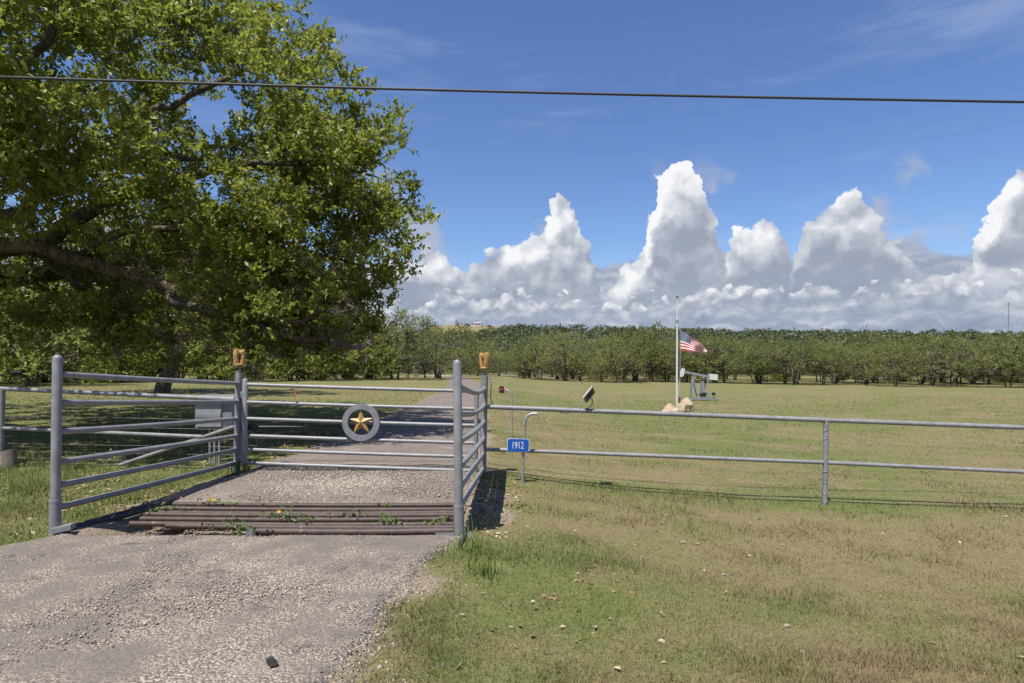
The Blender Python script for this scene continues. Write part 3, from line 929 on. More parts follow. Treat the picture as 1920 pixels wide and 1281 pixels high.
# ------------------------------------------------------------------ cabinet, stump, sign, red light, solar panel
bx = thing('control_cabinet', gp(400, 893, 9.95), 'grey metal gate control cabinet on thin conduit legs', 'cabinet')
w_ = .62; h_ = .50
bc = P(400, 775, 9.95)
body = MB().box(bc + Vector((0, .12, 0)), (w_, .24, h_))
body.build('body', M['box'], bx, smooth=False)
MB().box(bc + Vector((0, .09, h_ / 2 + .02)), (w_ + .05, .36, .03), Matrix.Rotation(.12, 3, 'X')).build('sloping_lid', M['box'], bx, smooth=False)
MB().box(bc + Vector((-.065, -.012, -.02)), (w_ - .20, .02, h_ - .09)).build('door', M['boxdoor'], bx, smooth=False)
MB().box(bc + Vector((.13, -.028, 0)), (.02, .014, .07)).build('handle', M['galv'], bx, smooth=False)
for dx in (-.08, .0, .08):
    p = bc + Vector((dx - .03, .10, -h_ / 2))
    MB().tube([p, Vector((p.x, p.y, gz(p.x, p.y) - .1))], .019, 10).build('leg', M['galv'], bx)

stp = P(16, 890, 9.6); stp.z = gz(stp.x, stp.y)
stumpo = MB()
vs = []; fs = []
for i, (h, r) in enumerate(((-.08, .125), (.0, .12), (.10, .108), (.25, .104), (.285, .10))):
    for k in range(14):
        a = 2 * math.pi * k / 14
        rr = r * (1 + .09 * math.sin(3 * a + 1) + .05 * math.sin(7 * a)); vs.append(stp + Vector((rr * math.cos(a), rr * math.sin(a), h + (.03 * math.cos(a) if i == 4 else 0))))
for i in range(4):
    for k in range(14):
        fs.append((i * 14 + k, i * 14 + (k + 1) % 14, (i + 1) * 14 + (k + 1) % 14, (i + 1) * 14 + k))
fs.append(tuple(range(56, 70)))
tag(stumpo.add(vs, fs).build('wooden_stump', M['wood']), 'short grey wooden stump at the foot of the left fence post', 'stump')


def bend(pts, r, n=10):
    return MB().tube(pts, r, n)


sY = 8.98
sg = thing('address_sign', gp(980, 905, sY), 'small blue house number sign reading 1912 on a bent conduit', 'sign')
bend([P(979, 925, sY), P(981, 860, sY), P(984, 800, sY), P(985, 790, sY), P(987, 783, sY), P(991, 778.5, sY), P(997, 776, sY), P(1007, 776, sY)], .0215).build('conduit_post', M['galv'], sg)
MB().tube([P(983.6, 797, sY), P(984.6, 787, sY)], .026, 12).build('coupling', M['pumpgrey'], sg)


def rounded_plate(c, w, h, r, th, tilt=0.0):
    b = MB(); pts = []
    for (sx, sz, a0) in ((1, 1, 0), (-1, 1, 90), (-1, -1, 180), (1, -1, 270)):
        for k in range(6):
            a = math.radians(a0 + k * 18)
            pts.append(Vector((sx * (w / 2 - r) + r * math.cos(a), 0, sz * (h / 2 - r) + r * math.sin(a))))
    R = Matrix.Rotation(tilt, 3, 'Y')
    fr_ = [c + R @ (p + Vector((0, -th / 2, 0))) for p in pts]; bk = [c + R @ (p + Vector((0, th / 2, 0))) for p in pts]
    n = len(pts)
    b.add(fr_ + bk, [tuple(range(n)), tuple(range(2 * n - 1, n - 1, -1))] + [(i, i + n, (i + 1) % n + n, (i + 1) % n) for i in range(n)])
    return b


pc = P(971.5, 835.2, sY - .05)
rounded_plate(pc + Vector((0, .003, 0)), .335, .205, .035, .004, .03).build('plate_border', M['signwhite'], sg, smooth=False)
rounded_plate(pc, .323, .193, .032, .005, .03).build('plate', M['blue'], sg, smooth=False)
for i, d in enumerate('1912'):
    cu = bpy.data.curves.new('digit', 'FONT'); cu.body = d; cu.size = .150; cu.extrude = .0015; cu.offset = -.0005
    cu.align_x = 'CENTER'; cu.align_y = 'CENTER'
    tmp = bpy.data.objects.new('digit_curve', cu); dme = bpy.data.meshes.new_from_object(tmp); bpy.data.objects.remove(tmp)
    o = link('digit', dme, M['signwhite'], sg)
    o.rotation_euler = (math.pi / 2, .03, 0); o.scale = (.62, 1, 1)
    o.location = pc + Vector((-.078 + i * .047, -.0048, -.001 * i - .003))
    o.matrix_parent_inverse = Matrix.Translation(-Vector(sg.location))

rY = 14.2
rl = thing('red_light_post', gp(959, 822, rY), 'thin grey bent post with red light in black box', 'light')
bend([P(959, 840, rY), P(959.5, 760, rY), P(960, 744, rY), P(959, 738, rY), P(956, 734, rY), P(951, 732, rY), P(944, 731, rY)], .024).build('bent_pole', M['galv'], rl)
MB().box(P(940.5, 731, rY), (.115, .09, .165)).build('light_box', M['black'], rl, smooth=False)
MB().lathe(P(940.5, 731, rY - .046), [(.030, -.002), (.036, 0), (.034, .008), (.018, .017), (.002, .020)], 14, Vector((0, -1, 0))).build('red_lens', M['red'], rl)

so = thing('solar_panel', P(1087, 766, 9.15), 'small tilted solar panel standing on the top rail', 'solar panel')
pcn = P(1104.5, 740, 9.15)
ux = (P(1122, 730.5, 9.20) - P(1109, 727, 9.05)).normalized()      # short edge seen end on
uy = (P(1109, 727, 9.15) - P(1092, 747.5, 9.15)); uy = Vector((uy.x, uy.y + .02, uy.z)).normalized()
ux = Vector((.42, .88, -.10)); ux = (ux - uy * ux.dot(uy)).normalized(); un = ux.cross(uy).normalized()
R = Matrix((ux, uy, un)).transposed()
MB().box(pcn, (.30, .225, .022), R).build('panel_frame', M['galv'], so, smooth=False)
sgn = 1 if un.z > 0 else -1
MB().box(pcn + un * .0125 * sgn, (.275, .20, .004), R).build('glass', M['panel'], so, smooth=False)
MB().box(pcn - un * .0125 * sgn, (.27, .20, .004), R).build('backing', M['black'], so, smooth=False)
MB().box(pcn - un * .022 * sgn + ux * .03, (.09, .07, .02), R).build('junction_box', M['black'], so, smooth=False)
MB().tube([P(1086.5, 764, 9.15), P(1098, 747, 9.15)], .010, 8).build('support_arm', M['pumpgrey'], so)
MB().tube([P(1109, 745, 9.17), P(1111, 752, 9.16), P(1110, 759, 9.14), P(1107, 764, 9.12), P(1100, 766, 9.10), P(1093, 767.5, 9.10)], .006, 6).build('cable', M['black'], so)
pw = [P(1068, 773, 9.12), P(1062, 776, 9.15), P(1052, 773.5, 9.16), P(1042, 769, 9.16)]
tag(MB().tube(pw, .006, 6).build('loose_wire', M['black']), 'black wire looping under the top rail left of the solar panel', 'wire')
cw = [P(1035, 770, 9.17), P(1032, 779, 9.15), P(1028, 786, 9.13), P(1022, 790, 9.1), P(1015, 789, 9.06), P(1010, 784, 9.02), P(1008, 777, 8.98)]
tag(MB().tube(cw, .004, 6).build('loose_wire', M['wire']), 'pale loose wire curling out of the bent conduit end', 'wire')

# ------------------------------------------------------------------ flagpole, flag, rocks, pump jack
fY = 29.6
fb = gp(1269, 770, fY)
fp = thing('flagpole', fb, 'white flagpole rising from a heap of pale rocks', 'flagpole')
ftop = P(1270, 561, fY)
MB().tube([fb - Vector((0, 0, .1)), fb.lerp(ftop, .5), ftop], [.056, .052, .036], 14).build('pole', M['white'], fp)
MB().tube([P(1270, 562, fY), P(1270, 558.5, fY), P(1270, 557, fY)], [.05, .05, .03], 12).build('truck', M['white'], fp)
MB().lathe(P(1270, 556.5, fY), [(.02, 0), (.10, .005), (.11, .02), (.02, .035)], 14).build('solar_cap', M['pumpgrey'], fp)
MB().box(P(1270, 603, fY), (.13, .10, .12)).build('bracket', M['pumpgrey'], fp, smooth=False)
MB().tube([P(1272, 565, fY - .05), P(1275.5, 617, fY - .06), P(1275.5, 660, fY - .06), P(1275, 700, fY - .06), P(1272, 742, fY - .05)], .007, 6).build('halyard', M['white'], fp)
MB().box(P(1272, 716, fY - .06), (.03, .03, .10)).build('cleat', M['pumpgrey'], fp, smooth=False)

fg = thing('flag', P(1276, 656, fY), 'stars and stripes flag flying at half mast', 'flag')
HO, FL = 1.03, 1.62
NR, NC = 26, 48
hoist_t, hoist_b = P(1275.8, 618, fY), P(1275.8, 655.5, fY)
vs = []
for j in range(NR + 1):
    v = j / NR
    for i in range(NC + 1):
        u = i / NC
        p = hoist_t.lerp(hoist_b, v)
        # the fly end sinks and the upper edge folds down over the lower one
        dx = 1.36 * (u ** .97)
        sink = (1.02 - .32 * v) * (u ** 1.08) * .98 - .05 * math.sin(math.pi * u)
        squeeze = 1 - .42 * u ** 1.2
        zc = hoist_t.z - v * HO * squeeze
        wav = .16 * u * math.sin(5.5 * u - 3.0 * v + .6) + .05 * u * math.sin(14 * u + 5 * v)
        vs.append(Vector((hoist_t.x + dx + .03 * math.sin(9 * v) * u, fY + wav + .25 * u, zc - sink)))
fs = [(j * (NC + 1) + i, j * (NC + 1) + i + 1, (j + 1) * (NC + 1) + i + 1, (j + 1) * (NC + 1) + i) for j in range(NR) for i in range(NC)]
def cloth(name, sel, mat):
    b = MB(); idx = {}
    vv = []; ff = []
    for (j, i) in sel:
        f = []
        for q in fs[j * NC + i]:
            if q not in idx: idx[q] = len(vv); vv.append(vs[q])
            f.append(idx[q])
        ff.append(tuple(f))
    return b.add(vv, ff).build(name, mat, fg)
CANC = 19
for k in range(13):
    cols_ = range(CANC, NC) if k < 7 else range(NC)
    cloth('stripe', [(j, i) for j in (2 * k, 2 * k + 1) for i in cols_], M['flag_red'] if k % 2 == 0 else M['flag_white'])
canton = cloth('canton', [(j, i) for j in range(14) for i in range(CANC)], M['flag_blue'])
sb = MB()
def flag_pt(u, v):
    i = u * NC; j = v * NR; i0 = min(int(i), NC - 1); j0 = min(int(j), NR - 1); a = i - i0; b_ = j - j0
    q = lambda jj, ii: vs[jj * (NC + 1) + ii]
    return (q(j0, i0) * (1 - a) + q(j0, i0 + 1) * a) * (1 - b_) + (q(j0 + 1, i0) * (1 - a) + q(j0 + 1, i0 + 1) * a) * b_
for row in range(9):
    for c_ in range(6 if row % 2 == 0 else 5):
        u = (CANC / NC) * (.085 + (c_ + (0 if row % 2 == 0 else .5)) * .166); v = (7 / 13) * (.10 + row * .10)
        for side in (-.006, .006):
            ctr = flag_pt(u, v) + Vector((0, side, 0)); du = (flag_pt(u + .02, v) - flag_pt(u, v)).normalized(); dv = (flag_pt(u, v - .02 if v > .03 else v) - flag_pt(u, v + .02)).normalized()
            pp = [ctr + (du * math.cos(math.pi / 2 + k * math.pi / 5) + dv * math.sin(math.pi / 2 + k * math.pi / 5)) * (.030 if k % 2 == 0 else .013) for k in range(10)]
            sb.add([ctr] + pp, [(0, 1 + k, 1 + (k + 1) % 10) for k in range(10)])
sb.build('stars', M['flag_white'], canton, smooth=False).parent = canton
for o in canton.children:
    o.matrix_parent_inverse = Matrix.Identity(4)


def rock_mesh(name, seed, sub=3, rough=.22):
    bm = bmesh.new(); bmesh.ops.create_icosphere(bm, subdivisions=sub, radius=1)
    r = random.Random(seed)
    planes = [(Vector((r.uniform(-1, 1), r.uniform(-1, 1), r.uniform(-1, 1))).normalized(), r.uniform(.62, .92)) for _ in range(9)]
    for v in bm.verts:
        d = v.co.normalized(); s = 1.0
        for n_, h in planes:
            k = d.dot(n_)
            if k > .05: s = min(s, h / k)
        s *= 1 + rough * (float(fbm(np.array([d.x * 2.1 + seed]), np.array([d.y * 2.1 + d.z * 1.7]), seed)[0]) - .5)
        v.co = d * s
    me = bpy.data.meshes.new(name); bm.to_mesh(me); bm.free()
    return me


for i, (px, py, w, h, Y, lab) in enumerate(((1257, 766, .29, .28, 29.0, 'squarish pale boulder on the left of the flagpole base'),
                                           (1281, 765, .44, .34, 29.1, 'largest tan boulder heaped right of the flagpole base'),
                                           (1268, 771, .40, .20, 28.7, 'low grey tan rock in front of the flagpole'),
                                           (1250, 773, .38, .12, 28.6, 'flat pale stone slab at the left edge of the rock heap'),
                                           (1286, 757, .42, .34, 29.9, 'grey topped rock at the back of the flagpole heap'))):
    o = link('boulder', rock_mesh('boulder', 10 + i), M['limestone'])
    p = P(px, py, Y); g = gz(p.x, p.y)
    o.location = (p.x, p.y, max(g + h * .35, p.z - h * .1)); o.scale = (w, w * .8, h); o.rotation_euler = (0, 0, i * 1.3)
    tag(o, lab, 'rock', 'rocks around the flagpole')

o = thing('spotlight_stake', gp(1274, 752, 34), 'short black stake light beside the flagpole', 'light')
b0 = o.location
MB().tube([b0 - Vector((0, 0, .05)), b0 + Vector((0, 0, .42))], .028, 8).build('stake', M['black'], o)
MB().box(b0 + Vector((0, 0, .45)), (.09, .09, .10)).build('lamp_head', M['black'], o, smooth=False)

jY = 40.5
jb = gp(1310, 748, jY)
pj = thing('pump_jack', jb, 'small grey pump jack with white horsehead and counterweight in the field', 'pump jack')
S = jY / FPX
zoff = jb.z - P(1310, 749, jY).z
def J(px, py, dy=0.0):
    p = P(px, py, jY); return Vector((p.x, jY + dy, p.z + zoff))
def bar(a, b, w, h=None):
    a = Vector(a); b = Vector(b); d = (b - a); L = d.length
    q = d.to_track_quat('X', 'Z').to_matrix()
    return MB().box((a + b) / 2, (L, w, h or w), q)
for dy in (-.28, .28):
    bar(J(1300, 745.5, dy), J(1343, 746.5, dy), .09, .11).build('skid_beam', M['pumpgrey'], pj, smooth=False)
    bar(J(1277, 747, dy * .45), J(1303, 745.5, dy), .08, .05).build('skid_tongue', M['pumpgrey'], pj, smooth=False)
for px in (1303, 1318, 1332, 1342):
    MB().box(J(px, 745, 0), (.09, .62, .08)).build('cross_member', M['pumpgrey'], pj, smooth=False)
for dy in (-.24, .24):
    bar(J(1297, 743, dy), J(1297.5, 703, dy * .25), .075).build('samson_post', M['pumpgrey'], pj, smooth=False)
    bar(J(1298, 706, dy * .3), J(1309, 742, dy), .065).build('rear_brace', M['pumpgrey'], pj, smooth=False)
bar(J(1283.5, 695.5), J(1331, 704.5), .13, .15).build('walking_beam', M['pumpgrey'], pj, smooth=False)
hh = MB(); prof = [(1283.8, 689.5), (1279.5, 688.5), (1277, 692), (1275.3, 698), (1275, 704), (1277, 705.3), (1280.5, 703.5), (1283, 697)]
hh.add([J(x, y, -.09) for x, y in prof] + [J(x, y, .09) for x, y in prof], [tuple(range(8)), tuple(range(15, 7, -1))] + [(i, (i + 1) % 8, (i + 1) % 8 + 8, i + 8) for i in range(8)])
hh.build('horsehead', M['white'], pj, smooth=False)
cw_ = MB().box(J(1336.5, 705), (.50, .55, .40), Matrix.Rotation(.10, 3, 'Y'))
cw_.build('counterweight', M['white'], pj, smooth=False)
for dy in (-.22, .22):
    bar(J(1327.5, 708, dy), J(1317, 742, dy), .055).build('pitman_arm', M['pumpgrey'], pj, smooth=False)
MB().box(J(1316.5, 726, 0), (.16, .30, .95)).build('gear_tower', M['pumpgrey'], pj, smooth=False)
MB().tube([J(1321, 714, -.2), J(1321, 714, .2)], .11, 14).build('bearing', M['black'], pj)
MB().tube([J(1318, 738, -.30), J(1318, 738, .30)], .16, 16).build('crank', M['black'], pj)
MB().tube([J(1325, 737, -.14), J(1325, 737, -.08)], .13, 18).build('belt_wheel', M['pumpgrey'], pj)
MB().tube([J(1338, 736.5, -.15), J(1338, 736.5, .15)], .10, 14).build('motor', M['black'], pj)
bar(J(1336.5, 744), J(1336.5, 731), .05).build('motor_stand', M['pumpgrey'], pj, smooth=False)
MB().tube([J(1276, 705), J(1276, 747)], .008, 6).build('polished_rod', M['galv'], pj)

# ------------------------------------------------------------------ cable overhead, far mast, far house, t-posts, plastic scrap
pts = []
for i in range(41):
    t = i / 40; px = -300 + 2600 * t
    py = 143 + (px + 0) / 1920 * 47 + 6 * math.sin(math.pi * np.clip((px + 200) / 2300, 0, 1))
    pts.append(P(px, py, 8.0))
tag(MB().tube(pts, .017, 10).build('overhead_cable', M['cable']), 'single black utility cable stretched across the sky', 'cable')
tag(MB().tube([P(750.5, 172.5, 7.99), P(751, 178.5, 7.99)], .007, 6).build('cable_clip', M['galv']), 'tiny clip hanging under the black cable near the oak', 'clip')

mY = 560.0
mb = Vector(((1891 - CX) / FPX * mY, mY, 0)); mb.z = gz(mb.x, mb.y)
ms = thing('radio_mast', mb, 'thin lattice radio mast above the trees at the far right', 'mast')
mt = P(1891, 570, mY)
lm = MB()
for k in range(3):
    a = 2 * math.pi * k / 3; o_ = Vector((math.cos(a) * .45, math.sin(a) * .45, 0))
    lm.tube([mb + o_, mt + o_ * .8], .14, 5)
hgt = mt.z - mb.z
for i in range(int(hgt / 1.5)):
    a = 2 * math.pi * (i % 3) / 3; b_ = 2 * math.pi * ((i + 1) % 3) / 3
    lm.tube([mb + Vector((math.cos(a) * .45, math.sin(a) * .45, i * 1.5)), mb + Vector((math.cos(b_) * .45, math.sin(b_) * .45, i * 1.5 + 1.5))], .06, 4)
lm.build('lattice', M['pumpgrey'], ms)
MB().box(mt + Vector((0, 0, .5)), (1.2, .6, 1.6)).build('antenna_head', M['pumpgrey'], ms, smooth=False)

hY = 880.0
hb = Vector(((896 - CX) / FPX * hY, hY, 0)); hb.z = gz(hb.x, hb.y)
ho = thing('farmhouse', hb, 'tiny pale farmhouse on the bare knoll of the far hill', 'house')
MB().box(hb + Vector((0, 0, 2.0)), (10, 8, 5)).build('wall', M['housewall'], ho, smooth=False)
MB().box(hb + Vector((-8, 0, 1.2)), (7, 7, 3.4)).build('wall', M['housewall'], ho, smooth=False)
rf = MB()
rf.add([hb + Vector(v) for v in ((-5.8, -4.8, 4.4), (5.8, -4.8, 4.4), (5.8, 4.8, 4.4), (-5.8, 4.8, 4.4), (-5.8, 0, 6.8), (5.8, 0, 6.8))], [(0, 1, 5, 4), (3, 4, 5, 2), (0, 4, 3), (1, 2, 5), (0, 3, 2, 1)])
rf.build('roof', M['houseroof'], ho, smooth=False)
MB().box(hb + Vector((-8, 0, 3.05)), (7.8, 7.8, .35)).build('roof', M['houseroof'], ho, smooth=False)
for dx in (-2.6, 2.4):
    MB().box(hb + Vector((dx, -4.02, 2.2)), (1.8, .1, 1.6)).build('window', M['glass_dark'], ho, smooth=False)
MB().box(hb + Vector((0, -4.02, 1.2)), (1.2, .1, 2.4)).build('door', M['houseroof'], ho, smooth=False)

for (px, py, Y, hgt, lab) in ((646, 712, 70, 1.25, 'rusty steel fence post in front of the grey green brush'), (487, 713, 66, 1.5, 'rusty steel fence post among the bright brush behind the gate hinge'),
                              (1091, 716, 80, 1.4, 'thin rusty post at the edge of the tree line above the solar panel')):
    b0 = gp(px, py, Y)
    t = thing('fence_stake', b0, lab, 'post', 'rusty stakes along the far brush')
    MB().box(b0 + Vector((0, 0, hgt / 2)), (.11, .05, hgt)).build('flange', M['tpost'], t, smooth=False)
    MB().box(b0 + Vector((0, -.05, hgt / 2)), (.03, .06, hgt - .02)).build('web', M['tpost'], t, smooth=False)

q = P(510, 1256, 3.2); q.z = gz(q.x, q.y) + .045
sc_ = MB(); R = Matrix.Rotation(-.95, 3, 'Z') @ Matrix.Rotation(.16, 3, 'X')
out_ = [(-.055, -.018), (-.04, -.022), (-.03, -.016), (-.018, -.023), (.0, -.019), (.015, -.024), (.03, -.018), (.052, -.021), (.056, .018), (.03, .022), (.012, .016), (-.01, .022), (-.03, .018), (-.053, .02)]
n = len(out_)
sc_.add([q + R @ Vector((x, y, .006 + .006 * math.sin(x * 60))) for x, y in out_] + [q + R @ Vector((x, y, -.012)) for x, y in out_], [tuple(range(n)), tuple(range(2 * n - 1, n - 1, -1))] + [(i, i + n, (i + 1) % n + n, (i + 1) % n) for i in range(n)])
tag(sc_.build('plastic_scrap', M['black'], smooth=False), 'ragged black scrap lying on the apron in the foreground', 'scrap')
#--- END OBJECTS

# ------------------------------------------------------------------ foliage tools
def unit(v):
    return v / (np.linalg.norm(v, axis=1, keepdims=True) + 1e-9)


def leaf_quads(C, D, Nrm, L, W, fold=0.18):
    """one folded diamond blade per row: centre, direction, normal, length, width -> verts, faces"""
    S = unit(np.cross(D, Nrm)); Nn = np.cross(S, D)
    L = L[:, None]; W = W[:, None]
    a = C - D * L * .5; b = C + S * W * .5 + Nn * W * fold - D * L * .02
    c = C + D * L * .5; d = C - S * W * .5 + Nn * W * fold - D * L * .02
    V = np.stack([a, b, c, d], 1).reshape(-1, 3)
    i = np.arange(len(C)) * 4
    F = np.stack([i, i + 1, i + 2, i + 3], 1)
    return V, F


class Tubes:
    """fast tapered tubes for limbs and twigs"""
    def __init__(self):
        self.V = []; self.F = []; self.n = 0
    def add(self, pts, radii, k=6):
        pts = np.asarray(pts, float); m = len(pts)
        d = np.gradient(pts, axis=0); d = unit(d)
        ref = np.array([0.13, 0.27, 0.95]) if abs(d[0, 2]) < .9 else np.array([1.0, .1, 0])
        s = unit(np.cross(d, ref)); q = np.cross(d, s)
        a = np.linspace(0, 2 * np.pi, k, endpoint=False)
        r = np.asarray(radii, float)[:, None, None]
        ring = pts[:, None, :] + (s[:, None, :] * np.cos(a)[None, :, None] + q[:, None, :] * np.sin(a)[None, :, None]) * r
        self.V.append(ring.reshape(-1, 3))
        i = np.arange(m - 1)[:, None] * k + np.arange(k)[None, :]
        j = np.arange(m - 1)[:, None] * k + (np.arange(k)[None, :] + 1) % k
        self.F.append(np.stack([i, j, j + k, i + k], 2).reshape(-1, 4) + self.n)
        self.n += m * k
    def mesh(self, name):
        return mesh_np(name, np.concatenate(self.V), [np.concatenate(self.F)], smooth=True)


def bezier(p0, p1, p2, n):
    t = np.linspace(0, 1, n)[:, None]
    return (1 - t) ** 2 * p0 + 2 * t * (1 - t) * p1 + t * t * p2


def clump_leaves(C, out, n_twig, per, r, Lm, Wm, R, up=.35, droop=0.0, flat=1.0):
    """sprays of leaves round clump centres. C, out: (n,3)"""
    n = len(C)
    T = n * n_twig
    ci = np.repeat(np.arange(n), n_twig)
    rd = unit(R.normal(size=(T, 3)) * np.array([1, 1, flat]))
    d = unit(rd + .75 * out[ci] + np.array([0, 0, up]))
    ln = r * R.uniform(.5, 1.15, T)
    st = C[ci] + rd * r * R.uniform(0, .35, T)[:, None]
    # leaves along each twig
    ti = np.repeat(np.arange(T), per)
    s = np.tile(np.linspace(.25, 1.0, per), T) + R.uniform(-.1, .1, T * per)
    pos = st[ti] + d[ti] * (ln[ti] * s)[:, None]
    pos[:, 2] -= droop * (s * ln[ti]) ** 2
    ld = unit(d[ti] * .7 + R.normal(size=(T * per, 3)) * .75)
    nr = unit(R.normal(size=(T * per, 3)) * .6 + out[ci][ti] * .5 + np.array([-.15, -.2, .75]))
    pos = pos + ld * Lm * .4
    L = Lm * R.uniform(.65, 1.3, T * per); W = Wm * R.uniform(.7, 1.25, T * per)
    V, F = leaf_quads(pos, ld, nr, L, W)
    return V, F, ci[ti], (st, d, ln, ci)


# ------------------------------------------------------------------ the big oak at the left
def build_big_oak():
    R = np.random.default_rng(21)
    base = np.array([-13.6, 13.9, 0.0]); base[2] = gz(base[0], base[1])
    root = thing('oak_tree', Vector(base), 'huge spreading oak with dense bright green leaves overhanging the gate', 'tree')
    tb = Tubes()
    nodes = []; nrad = []
    def limb(pts, r0, r1, k=10, n=14, wob=.10):
        pts = np.asarray(pts, float)
        t = np.linspace(0, len(pts) - 1, n)
        P_ = np.stack([np.interp(t, np.arange(len(pts)), pts[:, i]) for i in range(3)], 1)
        # round the corners
        for _ in range(2):
            P_[1:-1] = (P_[:-2] + 2 * P_[1:-1] + P_[2:]) / 4
        P_[1:-1] += R.normal(size=(n - 2, 3)) * wob
        rr = np.linspace(r0, r1, n) * (1 + R.uniform(-.07, .07, n))
        tb.add(P_, rr, k)
        nodes.extend(P_); nrad.extend(rr)
    B = base
    limb([B + (0, 0, -.3), B + (.05, 0, 1.2), B + (.25, -.1, 2.6), B + (.5, -.2, 3.9)], .62, .50, 14, 10, .03)
    f = lambda px, py, Y: np.array(P(px, py, Y))
    limb([B + (.3, -.1, 3.2), f(-60, 452, 13.3), f(60, 466, 13.1), f(180, 492, 12.9), f(290, 530, 12.8), f(390, 568, 12.7), f(500, 618, 12.5), f(600, 640, 12.4), f(700, 640, 12.4)], .21, .045, 12, 26, .05)
    limb([f(150, 480, 13.0), f(205, 440, 13.2), f(300, 425, 13.4), f(420, 430, 13.7), f(540, 460, 14.0), f(680, 500, 14.2)], .12, .03, 8, 16, .08)
    limb([f(60, 470, 13.0), f(140, 520, 13.8), f(220, 590, 14.5), f(330, 640, 15.0)], .13, .04, 8, 12, .08)
    limb([f(270, 525, 12.8), f(330, 560, 12.4), f(430, 590, 12.2), f(560, 600, 12.0), f(660, 580, 12.0)], .12, .03, 8, 14, .08)
    limb([B + (.4, -.2, 3.6), f(40, 400, 13.0), f(110, 330, 12.8), f(220, 250, 12.8), f(350, 180, 13.0), f(480, 120, 13.2)], .19, .04, 10, 18, .10)
    limb([f(110, 330, 12.8), f(250, 310, 13.0), f(400, 300, 13.4), f(560, 310, 13.8), f(700, 330, 14.2)], .10, .03, 8, 16, .10)
    limb([B + (.5, -.2, 3.8), f(-40, 300, 12.6), f(0, 180, 12.2), f(100, 60, 12.0), f(200, -60, 12.2)], .19, .04, 10, 16, .10)
    limb([B + (.5, -.2, 3.8), B + (1.5, -2.5, 5.2), B + (2.8, -4.4, 6.4), B + (4.0, -6.0, 7.2)], .26, .05, 8, 12, .12)
    limb([B + (.5, -.2, 3.8), B + (.6, .4, 6.5), B + (.5, .8, 9.0), B + (1.2, .5, 11.2)], .32, .06, 9, 12, .14)
    limb([B + (.4, 0, 3.4), B + (2.0, 3.0, 4.6), B + (3.6, 5.4, 5.2), B + (5.0, 7.5, 5.4)], .26, .05, 8, 12, .12)
    limb([B + (.3, 0, 3.4), B + (-3, 1.0, 5.0), B + (-6, 2.0, 6.0), B + (-8, 2.5, 6.0)], .28, .05, 8, 12, .12)
    limb([B + (.3, 0, 3.4), B + (-2.5, -3, 5.0), B + (-4.5, -5.0, 6.0)], .24, .05, 8, 10, .12)
    limb([B + (.5, 0, 3.8), B + (3.0, 1.6, 6.0), B + (5.5, 2.4, 7.2), B + (8.0, 2.0, 7.4)], .24, .05, 8, 14, .12)

    # crown envelope: radius by height, lower edge by bearing
    zk = [1.6, 2.2, 3.3, 5.3, 7.0, 9.2, 10.4, 11.8, 13.2]; rk = [7.6, 9.0, 10.4, 11.2, 11.3, 9.4, 7.8, 5.4, 1.0]
    want = 2640
    C = []; OUT = []
    while len(C) < want // 6:
        az = R.uniform(0, 2 * np.pi); z = R.uniform(1.7, 13.0)
        dx, dy = math.cos(az), math.sin(az)            # dy<0 faces the camera
        if dx < -.25 and R.random() < .75: continue    # out of the picture on the far left
        rr = np.interp(z, zk, rk) - .55
        if dy < 0: rr *= 1 - .42 * (-dy) ** 1.2 * (1 - .3 * (dx > .6))
        rr *= .90 + .20 * float(fbm(np.array([az * 2.2]), np.array([z / 2.2]), 77, 3)[0]) - .02
        tier = math.sin(z * 2.7 + az * 2.3 + 1.5 * math.sin(az * 3.1))
        if tier < -.25 and R.random() < .6: continue      # leaf shelves with shade between them
        rr *= 1 + .055 * tier
        fr_ = 1 - R.random() ** 1.9 * .62
        x = dx * rr * fr_; y = dy * rr * fr_
        toward = max(0.0, -dy)
        zmin = (4.6 - 3.1 * fr_ ** 2 * (1 - toward) + .9 * toward) if dx > -.3 else 3.6
        if z < zmin: continue
        p = B + (x, y, z)
        ppx = CX + FPX * p[0] / p[1]; ppy = HY - FPX * (p[2] - EYE) / p[1]
        if ppx < 400 and 425 < ppy < 585 and p[1] < 12.6: continue   # open side under the crown where the great limb shows
        g = float(fbm(np.array([p[0] / 1.7 + 5]), np.array([p[2] / 1.5 + p[1] / 2.3]), 90, 3)[0])
        if g < .41 and R.random() < .85: continue      # gaps
        C.append(p); OUT.append([dx * fr_, dy * fr_, .25 + .5 * (z / 13)])
    C0 = np.array(C); O0 = np.array(OUT)
    fill = []
    for (x0, x1, y0, y1, a, b_, k) in ((380, 690, 540, 645, 12.4, 16.0, 40), (-60, 440, 550, 610, 14.5, 18.0, 6), (-60, 460, 390, 540, 15.0, 19.0, 34), (-80, 80, 120, 420, 9.5, 11, 12), (520, 740, 240, 540, 13.0, 15.5, 40), (20, 330, 560, 650, 13.0, 15.5, 13), (380, 560, 330, 520, 11.5, 13, 16)):
        for _ in range(k):
            fill.append(np.array(P(R.uniform(x0, x1), R.uniform(y0, y1), R.uniform(a, b_))))
    C0 = np.concatenate([C0, np.array(fill)]); O0 = np.concatenate([O0, np.tile([[.2, -.3, .4]], (len(fill), 1))])
    rep = np.repeat(np.arange(len(C0)), 6)
    C = list(C0[rep] + R.normal(size=(len(rep), 3)) * np.array([.50, .50, .26])); OUT = list(O0[rep])
